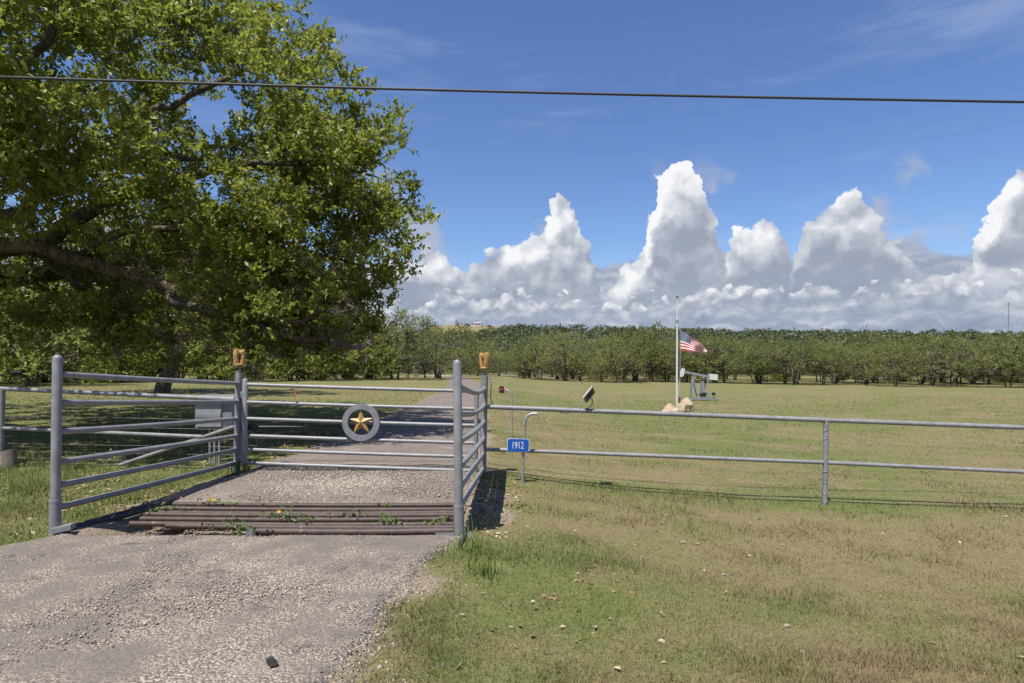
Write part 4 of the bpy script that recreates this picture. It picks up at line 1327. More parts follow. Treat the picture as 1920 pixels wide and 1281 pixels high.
    # spur branches breaking the outline, as the photograph has at the upper right
    for (px, py, Y) in ((585, 95, 13.5), (600, 110, 13.5), (560, 130, 13.5), (655, 165, 14), (670, 190, 14), (745, 260, 15), (765, 275, 15.0), (770, 350, 15), (768, 390, 15), (755, 430, 15), (745, 470, 15.0),
                        (735, 555, 15), (705, 585, 15), (680, 615, 14.6), (660, 640, 14.4), (600, 660, 14), (540, 672, 13.6), (490, 662, 13.4), (735, 520, 15), (440, 650, 13.6), (600, 640, 14)):
        for _ in range(2):
            C.append(np.array(P(px, py, Y)) + R.normal(size=3) * .16); OUT.append([.7, 0, .4])
    C = np.array(C); OUT = unit(np.array(OUT))
    qx = CX + FPX * C[:, 0] / C[:, 1]; qy = HY - FPX * (C[:, 2] - EYE) / C[:, 1]
    qx = qx + R.normal(size=len(qx)) * 22 + 26 * np.sin(qy / 34)
    trim = ((qx > 728) & (qy > 545)) | ((qx > 690) & (qy > 600)) | (qx > 770)
    C = C[~trim]; OUT = OUT[~trim]
    # twigs joining every clump to the nearest wood
    nod = np.array(nodes); nr = np.array(nrad)
    order = np.argsort(np.min(np.linalg.norm(C[:, None, :] - nod[None, ::3, :], axis=2), axis=1))
    cap = np.zeros((len(nod) + len(C) * 4, 3)); crad = np.zeros(len(cap)); cnt = len(nod)
    cap[:cnt] = nod; crad[:cnt] = nr
    for i in order:
        c = C[i]
        dd = np.linalg.norm(cap[:cnt] - c, axis=1) + .25 * np.linalg.norm(cap[:cnt] - (B + (0, 0, 4)), axis=1)
        j = int(np.argmin(dd)); p0 = cap[j]
        mid = (p0 + c) / 2 + R.normal(size=3) * .22 * np.linalg.norm(c - p0) * .6 + np.array([0, 0, .08])
        pts = bezier(p0, mid, c, 6)
        L = np.linalg.norm(c - p0)
        r0 = min(crad[j] * .75, .018 + .016 * L)
        rr = np.linspace(r0, .007, 6)
        tb.add(pts, rr, 4)
        cap[cnt:cnt + 4] = pts[2:]; crad[cnt:cnt + 4] = rr[2:]; cnt += 4
    V, F, ci, tw = clump_leaves(C, OUT, 10, 10, .42, .116, .070, R, up=.28, flat=.55)
    st, d, ln, tci = tw
    keep = R.random(len(st)) < .15
    for s_, d_, l_ in zip(st[keep], d[keep], ln[keep]):
        tb.add([s_, s_ + d_ * l_ * .9], [.005, .002], 3)
    # bare dead twigs hanging inside and below
    low = np.where((C[:, 2] < 4.6))[0]
    for i in R.choice(low, 190):
        p0 = C[i] + R.normal(size=3) * .3; p = p0.copy(); pts = [p0]
        d_ = unit(R.normal(size=(1, 3)) + np.array([[.1, -.1, -.25]]))[0]
        for _ in range(4):
            d_ = unit((d_ + R.normal(size=3) * .35)[None])[0]; p = p + d_ * R.uniform(.12, .26); pts.append(p)
        tb.add(pts, np.linspace(.009, .003, 5), 4)
    link('trunk', tb.mesh('oak_trunk'), M['bark'], root).matrix_parent_inverse = Matrix.Translation(-Vector(base))
    tone = R.normal(.50, .18, len(C))[ci] + R.normal(0, .15, len(ci))
    brown = (R.random(len(ci)) < .03) * .8
    tint = np.stack([np.clip(tone, 0, 1), brown, tone * 0], 1)
    me = mesh_np('oak_crown', V, [F], tint=np.repeat(tint, 4, 0))
    cr = link('crown', me, M['oak_leaf'], root); cr['kind'] = 'stuff'
    # ball moss in the lower crown
    mc = np.concatenate([nod[(nod[:, 2] < 5.2) & (nod[:, 2] > 2.0) & (nod[:, 0] > -12)], C[R.choice(low, 120)]])
    mc = mc[R.choice(len(mc), 150)] + R.normal(size=(150, 3)) * .12
    hang = np.array([P(R.uniform(200, 700), R.uniform(470, 670), R.uniform(11.6, 14.5)) for _ in range(230)])
    mc = np.concatenate([mc, hang])
    n = 40
    cc = np.repeat(mc, n, 0); dd = unit(R.normal(size=cc.shape) + np.array([0, 0, -.25])); ll = R.uniform(.07, .22, len(cc))
    V, F = leaf_quads(cc + dd * ll[:, None] * .5, dd, unit(R.normal(size=cc.shape)), ll, ll * 0 + .010, 0)
    tn = np.array([.20, .16, .105]) * R.uniform(.5, 1.25, (len(cc), 1))
    ms_ = link('ball_moss', mesh_np('ball_moss', V, [F], tint=np.repeat(tn, 4, 0)), M['tint'], root); ms_['kind'] = 'stuff'


build_big_oak()
#--- END OAK

# ------------------------------------------------------------------ trees of the field edge
def tree_meshes(name, seed, H, Rad, stems, base_frac, nclump, ntw, per, cr, Ls, Ws, lean=.5, shape='dome', trunk_r=.125, brown=.02, tone0=.45):
    R = np.random.default_rng(seed)
    tb = Tubes(); nodes = []; nr = []
    for s in range(stems):
        a = 2 * math.pi * (s + R.uniform(-.25, .25)) / max(stems, 1)
        o = np.array([math.cos(a), math.sin(a), 0]) * (.25 if stems > 1 else 0)
        top = np.array([math.cos(a) * Rad * R.uniform(.15, .5) * lean * 1.6, math.sin(a) * Rad * R.uniform(.15, .5) * lean * 1.6, H * R.uniform(.62, .8)])
        kn = np.array([math.cos(a + 1) * .35, math.sin(a + 1) * .35, 0]) * R.uniform(.2, 1.3)
        n = 9
        p = bezier(o + (0, 0, -.2), o * 1.5 + kn + (0, 0, H * .34), top, n) + R.normal(size=(n, 3)) * .06
        rr = np.linspace(trunk_r * R.uniform(.75, 1.2), .045, n); rr[0] *= 1.5
        tb.add(p, rr, 7); nodes.extend(p[2:]); nr.extend(rr[2:])
    nodes = np.array(nodes); nr = np.array(nr)
    C = []; O = []
    while len(C) < nclump:
        v = unit(R.normal(size=(1, 3)))[0]; f = 1 - R.random() ** 1.7 * .6
        if shape == 'dome':
            zc = H * (base_frac + (1 - base_frac) * .42)
            p = np.array([v[0] * Rad * f, v[1] * Rad * f, zc + v[2] * f * (H - zc if v[2] > 0 else (zc - H * base_frac))])
            wob = fbm(np.array([v[0] * 2.3 + seed * 3.1 + v[1] * 1.7]), np.array([v[2] * 2.6 + v[1] * 2]), 5, 3)[0]
            if v[2] < 0: p[:2] *= (1 / max(.25, math.hypot(v[0], v[1]))) ** .75
            p[:2] *= .72 + .56 * wob; p[2] += (wob - .5) * 1.0 * (H / 8)
        elif shape == 'bush':
            z = R.uniform(.05, 1.0); a_ = math.atan2(v[1], v[0])
            prof_ = math.sqrt(max(0.0, 1 - ((z - .3) / .7) ** 2)) if z > .3 else .82 + .18 * z / .3
            wob = fbm(np.array([a_ * 1.1 + seed]), np.array([z * 3.0]), 5, 3)[0]
            p = np.array([math.cos(a_), math.sin(a_), 0]) * Rad * prof_ * f * (.7 + .6 * wob); p[2] = H * z
        else:
            z = R.random() ** 1.2; p = np.array([v[0], v[1], 0]) * Rad * (1 - z) ** .8 * f; p[2] = H * (base_frac + (1 - base_frac) * z)
        if p[2] < H * base_frac * .8: continue
        C.append(p); O.append([v[0], v[1], .4 + v[2] * .4])
    C = np.array(C); O = unit(np.array(O))
    for c in C:
        j = int(np.argmin(np.linalg.norm(nodes - c, axis=1) + .4 * np.abs(nodes[:, 2] - c[2] * .6)))
        p0 = nodes[j]
        tb.add(bezier(p0, (p0 + c) / 2 + R.normal(size=3) * .2 + (0, 0, -.1), c, 4), [min(.05, nr[j] * .7), .032, .022, .010], 4)
    V, F, ci, _ = clump_leaves(C, O, ntw, per, cr, Ls, Ws, R, up=.35, flat=.7)
    tone = (R.normal(tone0, .20, len(C)))[ci] + R.normal(0, .14, len(ci))
    br = (R.random(len(C)) < brown)[ci] * .6
    tint = np.stack([np.clip(tone, 0, 1), br, tone * 0], 1)
    return tb.mesh(name + '_trunk'), mesh_np(name + '_crown', V, [F], tint=np.repeat(tint, 4, 0))


def put_tree(kind, meshes, leafmat, x, y, s, rz, label, group=None, sz=1.0, cat='tree'):
    t = thing(kind, (x, y, gz(x, y)), label, cat, group)
    t.rotation_euler = (0, 0, rz); t.scale = (s, s, s * sz)
    a = bpy.data.objects.new('trunk' if cat == 'tree' else 'stems', meshes[0]); b = bpy.data.objects.new('crown' if cat == 'tree' else 'foliage', meshes[1])
    for o, m in ((a, M['pale_bark']), (b, leafmat)):
        if not o.data.materials: o.data.materials.append(m)
        col.objects.link(o); o.parent = t
    b['kind'] = 'stuff'
    return t


OAKS = [tree_meshes('live_oak', 100 + i, 6.6 + .6 * (i % 3), 4.6 + .45 * (i % 4), 1 + (i * 2 + 1) % 4, .15 + .06 * (i % 3), 165, 7, 10, .78, .165, .11, brown=.08) for i in range(7)]
BRUSH = [tree_meshes('brush', 200 + i, 5.0, 3.6, 3 + i, .0, 104, 8, 14, .95, .16, .10, shape='bush', tone0=.55, trunk_r=.09, brown=.04) for i in range(3)]
CEDAR = [tree_meshes('cedar', 300, 7.0, 2.4, 1, .06, 80, 7, 10, .62, .16, .06, shape='cone', trunk_r=.13)]
rr = random.Random(11)

# second oak of the yard, its dark leaning trunk showing under the big crown
def yard_oak():
    R = np.random.default_rng(55)
    b = np.array(P(305, 736, 32.0)); b[2] = gz(b[0], b[1])
    t = thing('oak_tree', Vector(b), 'dark oak with leaning trunk standing on the shaded lawn behind the wing panel', 'tree')
    tb = Tubes()
    f = lambda px, py: np.array(P(px, py, 32.0)) + (0, 0, b[2] - P(305, 736, 32).z)
    stem = np.array([f(303, 742), f(306, 722), f(316, 700), f(330, 675), f(326, 650), f(310, 620)])
    tt = np.linspace(0, 5, 14); pp = np.stack([np.interp(tt, range(6), stem[:, i]) for i in range(3)], 1); pp[1:-1] = (pp[:-2] + 2 * pp[1:-1] + pp[2:]) / 4
    tb.add(pp, np.linspace(.42, .22, 14), 10)
    nodes = list(pp[6:])
    for (px, py, dy, n_) in ((200, 560, 2, 0), (420, 590, -2, 0), (520, 600, 1, 0), (300, 520, 0, 0), (380, 540, 4, 0), (240, 600, -3, 0)):
        e = f(px, py) + (0, dy, 0); q = bezier(pp[-3], (pp[-3] + e) / 2 + (0, 0, .6), e, 8) + R.normal(size=(8, 3)) * .1
        tb.add(q, np.linspace(.17, .05, 8), 7); nodes.extend(q)
    nodes = np.array(nodes); C = []; O = []
    cen = f(335, 535)
    while len(C) < 230:
        v = unit(R.normal(size=(1, 3)))[0]; k = 1 - R.random() ** 1.8 * .6
        p = cen + v * k * np.array([5.8, 4.0, 2.9])
        if p[2] < b[2] + 3.0 or (v[2] < -.3 and k > .9): continue
        C.append(p); O.append([v[0], v[1], .5])
    C = np.array(C); O = unit(np.array(O))
    for c in C:
        j = int(np.argmin(np.linalg.norm(nodes - c, axis=1))); p0 = nodes[j]
        tb.add(bezier(p0, (p0 + c) / 2 + R.normal(size=3) * .25, c, 4), [.05, .035, .022, .01], 4)
    V, F, ci, _ = clump_leaves(C, O, 9, 12, .85, .20, .12, R, flat=.6)
    tone = R.normal(.32, .16, len(C))[ci] + R.normal(0, .12, len(ci))
    o = link('trunk', tb.mesh('yard_oak_trunk'), M['bark'], t)
    o = link('crown', mesh_np('yard_oak_crown', V, [F], tint=np.repeat(np.stack([np.clip(tone, 0, 1), tone * 0, tone * 0], 1), 4, 0)), M['oak_leaf'], t); o['kind'] = 'stuff'


yard_oak()

# brush and small trees behind the yard
spots = [(-40, 722, 44, 1.15, 0), (60, 725, 43, 1.0, 1), (150, 718, 52, 1.05, 2), (235, 716, 56, .95, 0), (330, 713, 60, 1.25, 1), (420, 712, 62, 1.1, 2), (480, 714, 58, .95, 1), (550, 713, 62, 1.15, 0),
         (600, 712, 66, 1.05, 2), (655, 711, 70, 1.1, 1), (700, 710, 76, .9, 0), (-160, 722, 46, 1.3, 2), (280, 709, 74, 1.5, 2), (110, 712, 66, 1.6, 1), (520, 707, 80, 1.6, 0), (440, 706, 84, 1.7, 1), (610, 706, 88, 1.6, 2), (10, 712, 62, 1.7, 0), (-20, 712, 53, 1.1, 1), (200, 712, 64, 1.2, 0), (380, 710, 70, 1.3, 2), (500, 709, 74, 1.2, 1), (570, 708, 79, 1.4, 0), (650, 707, 84, 1.4, 1), (90, 716, 54, 1.2, 2)]
for i, (px, py, Y, s, k) in enumerate(spots):
    x = (px - CX) / FPX * Y
    put_tree('brush_thicket', BRUSH[k], M['bright_leaf'], x, Y, s * rr.uniform(1.1, 1.35), rr.uniform(0, 6.28), 'sunlit yellow green brush clump in the thicket behind the yard', 'brush clumps behind the yard', cat='bush')
big = [(740, 712, 76, 1.30, 0, 'broad grey green live oak at the left of the driveway end'), (822, 708, 88, 1.28, 3, 'rounded live oak just left of the driveway bend'),
       (690, 708, 84, 1.1, 5, 'live oak half hidden behind the big oak leaf edge')]
for (px, py, Y, s, k, lab) in big:
    put_tree('live_oak', OAKS[k], M['live_oak_leaf'], (px - CX) / FPX * Y, Y, s, rr.uniform(0, 6.28), lab)
for (px, Y, s, lab) in ((797, 92, 1.22, 'dark pointed cedar above the live oak crowns'), (765, 95, 1.12, 'dark cedar beside the edge of the big oak'), (735, 94, 1.25, 'dark cedar partly hidden by the big oak leaves')):
    put_tree('cedar_tree', CEDAR[0], M['cedar_leaf'], (px - CX) / FPX * Y, Y, s, rr.uniform(0, 6.28), lab)

# tree line behind the field: rows of live oaks, the front row nearest at the right
def line_y(px):
    return float(np.interp(px, [840, 970, 1080, 1300, 1500, 1900, 2200], [116, 112, 100, 90, 86, 71, 66]))
row_lab = ['olive live oak standing in the front row of the tree line', 'olive live oak in the second row of the tree line', 'live oak crown at the back of the tree line']
for row, (n, dY, sc0, jit) in enumerate(((36, 0, 1.0, 16), (40, 15, 1.0, 14), (38, 30, 1.02, 14))):
    for i in range(n):
        px = 858 + (2120 - 858) * (i + rr.uniform(.1, .9)) / n
        Y = line_y(px) + dY + rr.uniform(-jit, jit) * .5
        if row == 0 and 905 < px < 930: continue
        if row < 2 and px < 935 and rr.random() < .5: continue
        s = sc0 * rr.uniform(.68, 1.10) * (.80 + .42 * float(vnoise(np.array([px / 95.0 + row * 7]), np.array([.5]), 3)[0]))
        if 1255 < px < 1345 and row == 2: s *= 1.18
        if px > 1780: s *= .93
        put_tree('live_oak', OAKS[rr.randrange(7)], M['live_oak_leaf'], (px - CX) / FPX * Y, Y, s, rr.uniform(0, 6.28), row_lab[row], ['front row of the tree line', 'second row of the tree line', 'back of the tree line'][row], sz=rr.uniform(.82, 1.12))
for i in range(16):
    px = 960 + 1000 * (i + rr.random()) / 16; Y = line_y(px) + rr.uniform(4, 22)
    put_tree('brush_thicket', BRUSH[i % 3], M['live_oak_leaf'], (px - CX) / FPX * Y, Y, rr.uniform(.35, .62), rr.uniform(0, 6.28), 'low olive bush between the trunks of the tree line', 'low bushes in the tree line', cat='bush')
for (px, Y, s, lab) in ((905, 150, 1.2, 'bright green bushy tree beyond the latch post'), (870, 140, 1.1, 'bright green bush where the driveway ends')):
    put_tree('bushy_tree', BRUSH[0], M['bright_leaf'], (px - CX) / FPX * Y, Y, s, 1.0, lab)

# far woods covering the hills
def far_woods():
    R = np.random.default_rng(9)
    n = 3400
    Y = 145 + (980 - 145) * R.random(n * 3) ** 1.15
    X = R.uniform(-.75, 1.15, n * 3) * Y
    kn = np.exp(-(((X + 66) / 62) ** 2 + ((Y - 868) / 60) ** 2))
    ok = (kn < .30) | (R.random(n * 3) < .12)
    ok &= ~((Y > 760) & (np.abs(X + 60) > 260))
    X = X[ok][:n]; Y = Y[ok][:n]
    Z = ground_z(X, Y)
    h = R.uniform(4.2, 9.6, len(X)); w = R.uniform(3.2, 5.4, len(X)) * (1 + Y / 2600)
    per = 41
    ci = np.repeat(np.arange(len(X)), per)
    v = unit(R.normal(size=(len(ci), 3))); v[:, 2] = np.abs(v[:, 2]) * 1.0 - .25
    f = 1 - R.random(len(ci)) ** 2 * .4
    C = np.stack([X[ci], Y[ci], Z[ci] + h[ci] * .45], 1) + v * f[:, None] * np.stack([w[ci], w[ci], h[ci] * .55], 1)
    C += R.normal(size=C.shape) * .35
    L = R.uniform(1.0, 1.8, len(ci)) * (1 + Y[ci] / 1500)
    V, F = leaf_quads(C, unit(R.normal(size=C.shape)), unit(v + R.normal(size=C.shape) * .6 + np.array([0, 0, .3])), L, L * .7, .1)
    tone = R.normal(.45, .22, len(X))[ci] + R.normal(0, .14, len(ci))
    br = np.where(R.random(len(X)) < .06, .35, 0.0)[ci]
    o = link('far_woods', mesh_np('far_woods', V, [F], tint=np.repeat(np.stack([np.clip(tone, 0, 1), br, tone * 0], 1), 4, 0)), M['far_leaf'])
    tag(o, 'dense oak and cedar woods covering the low hills', 'woods', None, 'stuff')


far_woods()
#--- END TREES

# ------------------------------------------------------------------ grass, litter, stones, weeds
def grass_field():
    R = np.random.default_rng(3)
    n = 1180000
    # distance picked so that the blades thin out with perspective
    u = R.random(n)
    y0, y1, k = 1.9, 46.0, -.75
    Y = (y0 ** k + u * (y1 ** k - y0 ** k)) ** (1 / k)
    X = -1.02 * (Y + .6) + R.random(n) * (2.04 * (Y + .6) + 3.2)
    l, r = drive_edges(Y)
    e = (fbm(X / .16, Y / .16, 93, 3) - .5)
    keep = (X > r + e * .35 + .02) | (X < l - e * .35 - .02)
    keep &= ~((X > GX0) & (X < GX1) & (Y > GY0 - .1) & (Y < GY1 + .1))
    b = bareness(X, Y) + (fbm(X / .14, Y / .14, 94, 2) - .5) * .6
    keep &= R.random(n) > np.clip((b - .28) * 2.2, 0, .97)
    keep &= R.random(n) < .55 + .8 * (fbm(X / .09, Y / .09, 95, 2) - .3)
    X = X[keep]; Y = Y[keep]; n = len(X)
    Z = ground_z(X, Y) - .006
    dry = np.clip(dryness(X, Y) + R.normal(0, .20, n) - .10, 0, 1)
    tall = fbm(X / .8, Y / .6, 97, 3)
    H = R.gamma(4.0, .25, n) * (.018 + .044 * np.clip(tall - .42, 0, 1) * 2) * (1 + .25 * (1 - dry))
    H = np.clip(H, .012, .13) * (1 + sstep(Y, 8, 40) * .7)
    H *= 1 + .8 * (X < -4.3) * (Y < 12)
    H *= 1 + .7 * np.exp(-((Y - 9.25 + .03 * X) / .28) ** 2) * (X > -.3)
    W = (.0022 + .00062 * Y) * R.uniform(.6, 1.4, n)
    a = R.uniform(0, 2 * np.pi, n); lean = R.uniform(.15, 1.05, n) * H * (1 + .6 * dry)
    d = np.stack([np.cos(a), np.sin(a)], 1); s = np.stack([-d[:, 1], d[:, 0]], 1)
    B0 = np.stack([X - s[:, 0] * W / 2, Y - s[:, 1] * W / 2, Z], 1); B1 = np.stack([X + s[:, 0] * W / 2, Y + s[:, 1] * W / 2, Z], 1)
    T = np.stack([X + d[:, 0] * lean, Y + d[:, 1] * lean, Z + H], 1)
    V = np.stack([B0, B1, T], 1).reshape(-1, 3)
    F = np.arange(n * 3).reshape(-1, 3)
    g0 = np.array([.080, .112, .030]); g1 = np.array([.172, .196, .062]); s0 = np.array([.265, .212, .118]); s1 = np.array([.195, .133, .080])
    m1 = R.random((n, 1)); m2 = R.random((n, 1))
    green = g0 * (1 - m1) + g1 * m1; straw = s0 * (1 - m2) + s1 * m2
    kk = (sstep(dry, .28, .62))[:, None]
    tint = green * (1 - kk) + straw * kk
    tint *= R.uniform(.75, 1.2, (n, 1))
    o = link('grass', mesh_np('grass', V, [F], tint=np.repeat(tint, 3, 0)), M['grass'])
    tag(o, 'short patchy green and straw coloured pasture grass', 'grass', None, 'stuff')
    pass


grass_field()


def small_stones(n_road, n_verge):
    """loose chips, tetra-like lumps of 8 faces"""
    R = np.random.default_rng(13)
    def chips(X, Y, S, tn, name, label, lift):
        n = len(X)
        Z = ground_z(X, Y) + lift
        o8 = np.array([[1, 0, 0], [-1, 0, 0], [0, 1, 0], [0, -1, 0], [0, 0, 1], [0, 0, -1]], float)
        v = o8[None] * R.uniform(.55, 1.2, (n, 6, 1)) * S[:, None, None]
        v[:, :, 2] *= .6
        a = R.uniform(0, 6.28, n); c, s = np.cos(a)[:, None], np.sin(a)[:, None]
        x = v[:, :, 0] * c - v[:, :, 1] * s; y = v[:, :, 0] * s + v[:, :, 1] * c
        V = np.stack([x + X[:, None], y + Y[:, None], v[:, :, 2] + Z[:, None]], 2).reshape(-1, 3)
        f = np.array([[0, 2, 4], [2, 1, 4], [1, 3, 4], [3, 0, 4], [2, 0, 5], [1, 2, 5], [3, 1, 5], [0, 3, 5]])
        F = (f[None] + (np.arange(n) * 6)[:, None, None]).reshape(-1, 3)
        o = link(name, mesh_np(name, V, [F], tint=np.repeat(tn, 6, 0)), M['tint'])
        tag(o, label, 'gravel', None, 'stuff')
    n = n_road * 3
    Y = 2.2 + (5.75 - 2.2) * R.random(n) ** 1.2; l, r = drive_edges(Y)
    X = l + (r + .12 - l) * R.random(n)
    g = fbm(X / .55, Y / .4, 131, 4)
    ok = (R.random(n) < sstep(g, .40, .66)) & (np.abs(X) < Y * .95 + .3)
    X = X[ok][:n_road]; Y = Y[ok][:n_road]
    tn = np.array([.29, .25, .215]) * R.uniform(.45, 1.55, (len(X), 1)) * (1 + R.normal(0, .06, (len(X), 3)))
    chips(X, Y, R.gamma(3.5, .0013, len(X)) + .0020, tn, 'loose_gravel', 'loose stone chips on the worn chip seal apron', .030)
    # verge and the pale gravel patch behind the guard
    n = n_verge * 3
    Y = 2.4 + 8.5 * R.random(n) ** 1.2; l, r = drive_edges(Y)
    X = np.where(R.random(n) < .75, r + R.exponential(.22, n) - .06, l - R.exponential(.2, n))
    ok = R.random(n) < sstep(bareness(X, Y), .25, .6)
    X = X[ok][:n_verge]; Y = Y[ok][:n_verge]
    tn = np.array([.30, .26, .21]) * R.uniform(.4, 1.35, (len(X), 1))
    chips(X, Y, R.gamma(3.0, .0026, len(X)) + .003, tn, 'verge_gravel', 'pale stone chips along the crumbling verge', .002)
    n = 5200
    X = np.concatenate([R.normal(-2.35, .55, n), R.uniform(GX0 + .3, GX1, 1800)]); Y = np.concatenate([R.normal(8.15, .42, n), R.uniform(GY1 + .1, 9.5, 1800)])
    ok = (Y > GY1 + .12) & (X > -4.2) & (X < -.7); X = X[ok]; Y = Y[ok]
    tn = np.array([.32, .275, .22]) * R.uniform(.55, 1.25, (len(X), 1))
    chips(X, Y, R.gamma(3.5, .0030, len(X)) + .004, tn, 'pale_gravel', 'patch of pale gravel between the guard and the gate', .036)
    # dirt and chips caught between the pipes
    n = 3000
    X = R.uniform(GX0 + .25, GX1 - .05, n); Y = R.uniform(GY0, GY1, n)
    tn = np.array([.26, .20, .15]) * R.uniform(.4, 1.3, (n, 1))
    chips(X, Y, R.gamma(3.5, .0032, n) + .003, tn, 'guard_gravel', 'gravel and dirt caught between the guard pipes', .01)


small_stones(15000, 5200)


def leaf_litter():
    R = np.random.default_rng(17)
    parts = []
    def patch(n, xf, yf, dens=None):
        X = xf(n); Y = yf(n)
        l, r = drive_edges(Y)
        ok = ((X > r + .03) | (X < l - .03)) & (np.abs(X) < Y * 1.0 + .5)
        if dens is not None: ok &= R.random(n) < dens(X, Y)
        parts.append((X[ok], Y[ok]))
    patch(9000, lambda n: R.uniform(-9.5, -4.3, n), lambda n: R.uniform(5.2, 15, n), lambda x, y: sstep(fbm(x / .7, y / .6, 201, 3), .42, .62))
    patch(9000, lambda n: R.uniform(-22, -4.3, n), lambda n: R.uniform(12, 30, n), lambda x, y: sstep(fbm(x / 2.2, y / 1.5, 202, 3), .48, .62))
    patch(170, lambda n: R.uniform(-.4, 9, n), lambda n: R.uniform(2.6, 9.5, n))
    patch(260, lambda n: R.normal(-.2, .16, n), lambda n: R.uniform(5.9, 9.3, n))
    patch(60, lambda n: R.normal(.35, .4, n), lambda n: R.normal(4.6, .6, n))
    X = np.concatenate([p[0] for p in parts]); Y = np.concatenate([p[1] for p in parts]); n = len(X)
    Z = ground_z(X, Y) + R.uniform(.004, .022, n)
    D = R.normal(size=(n, 3)); D[:, 2] *= .35; D = unit(D)
    Nn = unit(R.normal(size=(n, 3)) * .45 + np.array([0, 0, 1.0]))
    L = R.uniform(.026, .062, n) * (1 + Y / 30)
    V, F = leaf_quads(np.stack([X, Y, Z], 1), D, Nn, L, L * R.uniform(.4, .6, n), .22)
    base = np.array([[.34, .245, .145], [.25, .150, .080], [.42, .34, .22], [.17, .105, .06]])
    tn = base[R.integers(0, 4, n)] * R.uniform(.7, 1.15, (n, 1))
    o = link('fallen_leaves', mesh_np('fallen_leaves', V, [F], tint=np.repeat(tn, 4, 0)), M['tint'])
    tag(o, 'dry tan and orange fallen leaves scattered on the grass', 'leaves', None, 'stuff')


leaf_litter()

# pale stones one can pick out in the grass
sm = [rock_mesh('pale_stone', 60 + i, 2, .3) for i in range(4)]
stone_px = [(1885, 970, .075), (1357, 1079, .05), (1475, 1175, .05), (958, 1178, .038), (1665, 1083, .03), (1722, 1063, .03), (1365, 1079, .03), (866, 1155, .045), (1505, 1225, .045), (1060, 985, .03), (1205, 1045, .035), (790, 1165, .03), (1240, 1150, .025), (872, 1022, .03)]
for i, (px, py, s) in enumerate(stone_px):
    Y = 5.0
    for _ in range(12):
        x = (px - CX) / FPX * Y; Y = (EYE - gz(x, Y)) * FPX / (py - HY)
    x = (px - CX) / FPX * Y
    o = link('pale_stone', sm[i % 4], M['pale_stone'])
    o.location = (x, Y, gz(x, Y) + s * .08 + .004); o.scale = (s * .55, s * .4, s * .24); o.rotation_euler = (0, 0, i * 1.7)
    tag(o, 'small pale stone lying in the grass beside the driveway' if px < 1000 else 'small pale stone lying in the mown grass before the fence', 'stone', 'pale stones by the drive' if px < 1000 else 'pale stones in the mown grass')


def blades_obj(name, base, n, hmin, hmax, spread, cols, parent, seed, lean=.7, w=.007):
    R = np.random.default_rng(seed)
    V = []; F = []; T = []
    for i in range(n):
        a = R.uniform(0, 6.28); h = R.uniform(hmin, hmax); ln = h * lean * R.uniform(.2, 1.1)
        d = np.array([math.cos(a), math.sin(a), 0]); s = np.array([-d[1], d[0], 0])
        o = np.array(base) + np.array([R.normal(0, spread), R.normal(0, spread), -.01])
        c = np.array(cols[R.integers(0, len(cols))]) * R.uniform(.75, 1.2)
        b = len(V)
        for t in (0, .35, .7, 1.0):
            ctr = o + d * ln * t ** 1.8 + np.array([0, 0, h * (t - .18 * t * t)]); ww = w * (1 - t ** 1.6) + .0008
            V += [ctr - s * ww / 2, ctr + s * ww / 2]; T += [c, c]
        for q in range(3): F.append([b + 2 * q, b + 2 * q + 1, b + 2 * q + 3, b + 2 * q + 2])
    o = link(name, mesh_np(name, np.array(V), [np.array(F)], tint=np.array(T)), M['grass'], parent); o['kind'] = 'stuff'
    return o


G1 = [(.10, .16, .03), (.16, .21, .05), (.13, .18, .05)]
def tuft(px, py, Y, n, h0, h1, sp, lab, seed, lean=.6, w=.007):
    b = P(px, py, Y); b.z = gz(b.x, b.y) + (.03 if b.x > -4.4 and b.x < -.6 else 0)
    t = thing('grass_tuft', b, lab, 'grass tuft')
    blades_obj('blades', b, n, h0, h1, sp, G1, t, seed, lean, w)


tuft(905, 1066, 4.75, 60, .08, .28, .08, 'tall bright grass tuft growing at the post footing', 1, .5, .008)
tuft(890, 1030, 5.25, 34, .20, .42, .05, 'thin long grass blades in the gully by the post', 2, .7, .007)
tuft(455, 895, 9.2, 70, .12, .32, .10, 'long grass tuft at the foot of the gate hinge', 3, .8, .010)
tuft(275, 965, 6.75, 70, .06, .18, .08, 'low bright grass tuft at the left end of the guard', 4, .8, .008)
tuft(160, 960, 6.5, 60, .10, .26, .12, 'loose grass tuft behind the tall left post', 5, .9, .008)
tuft(240, 930, 7.2, 60, .08, .2, .1, 'bright grass tuft under the lowest wing rail', 6, .9, .008)


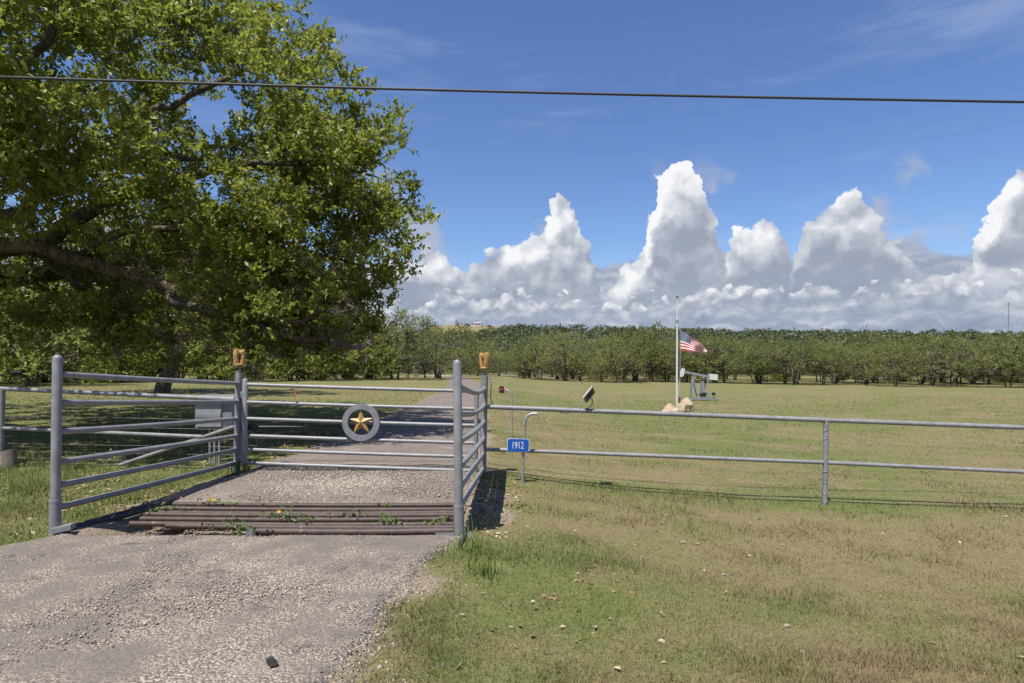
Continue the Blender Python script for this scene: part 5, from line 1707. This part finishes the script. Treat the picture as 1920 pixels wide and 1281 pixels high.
def weed(px, py, Y, s, flowers, lab, seed):
    R = np.random.default_rng(seed)
    b = P(px, py, Y); b.z = -.03
    t = thing('weed', b, lab, 'weed', None)
    n = int(40 * s)
    C = np.array(b) + R.normal(size=(n, 3)) * np.array([.10, .05, .02]) * s + np.array([0, 0, .07 * s]) * R.random((n, 1)) + np.array([0, 0, .05])
    D = unit(R.normal(size=(n, 3)) + np.array([0, 0, .5])); L = R.uniform(.03, .075, n)
    V, F = leaf_quads(C, D, unit(R.normal(size=(n, 3)) * .6 + np.array([0, 0, 1])), L, L * .42, .2)
    tn = np.array([.12, .17, .045]) * R.uniform(.7, 1.4, (n, 1))
    link('leaves', mesh_np('weed_leaves', V, [F], tint=np.repeat(tn, 4, 0)), M['grass'], t)['kind'] = 'stuff'
    for k in range(flowers):
        c = Vector(b) + Vector((R.normal(0, .05), -.02, .13 + .03 * R.random()))
        MB().tube([Vector(b) + Vector((0, 0, .02)), c], .002, 4).build('stalk', weed_stalk, t)
        fl_ = MB()
        for q in range(8):
            a = q * math.pi / 4; d = Vector((math.cos(a), -.35, math.sin(a) * .8)).normalized(); sd = d.cross(Vector((0, -1, .4))).normalized()
            fl_.add([c, c + d * .014 + sd * .006, c + d * .026, c + d * .014 - sd * .006], [(0, 1, 2, 3)])
        fl_.build('flower', flower_mat, t, smooth=False)


weed_stalk = paint_mat('weed_stalk', (.12, .17, .05), rough=.7)
flower_mat = paint_mat('yellow_petals', (.72, .42, .02), rough=.6)
for a in ((520, 975, 6.35, 1.5, 1, 'leafy weed with a yellow flower in the middle of the guard', 1), (402, 950, 6.95, 1.0, 2, 'small weed with yellow flowers at the back left of the guard', 2), (660, 972, 6.4, 1.0, 0, 'green weed patch in the centre of the pipes', 3),
          (728, 985, 6.15, .9, 0, 'green weed between the front pipes', 4), (817, 983, 6.1, .9, 0, 'upright weed at the right end of the pipes', 5), (435, 990, 5.95, 1.1, 0, 'straggly weed at the front edge of the guard', 6), (575, 982, 6.2, 1.0, 0, 'low weed in front of the flowering weed', 7),
          (300, 960, 6.6, 1.2, 0, 'weed over the left end of the pipes', 8), (467, 1000, 5.8, .9, 0, 'dry weed beside the small end plate', 9), (838, 975, 6.3, .7, 0, 'tiny weed next to the front post', 10), (725, 955, 6.9, .6, 0, 'tiny weed at the back edge of the guard', 11)):
    weed(*a)
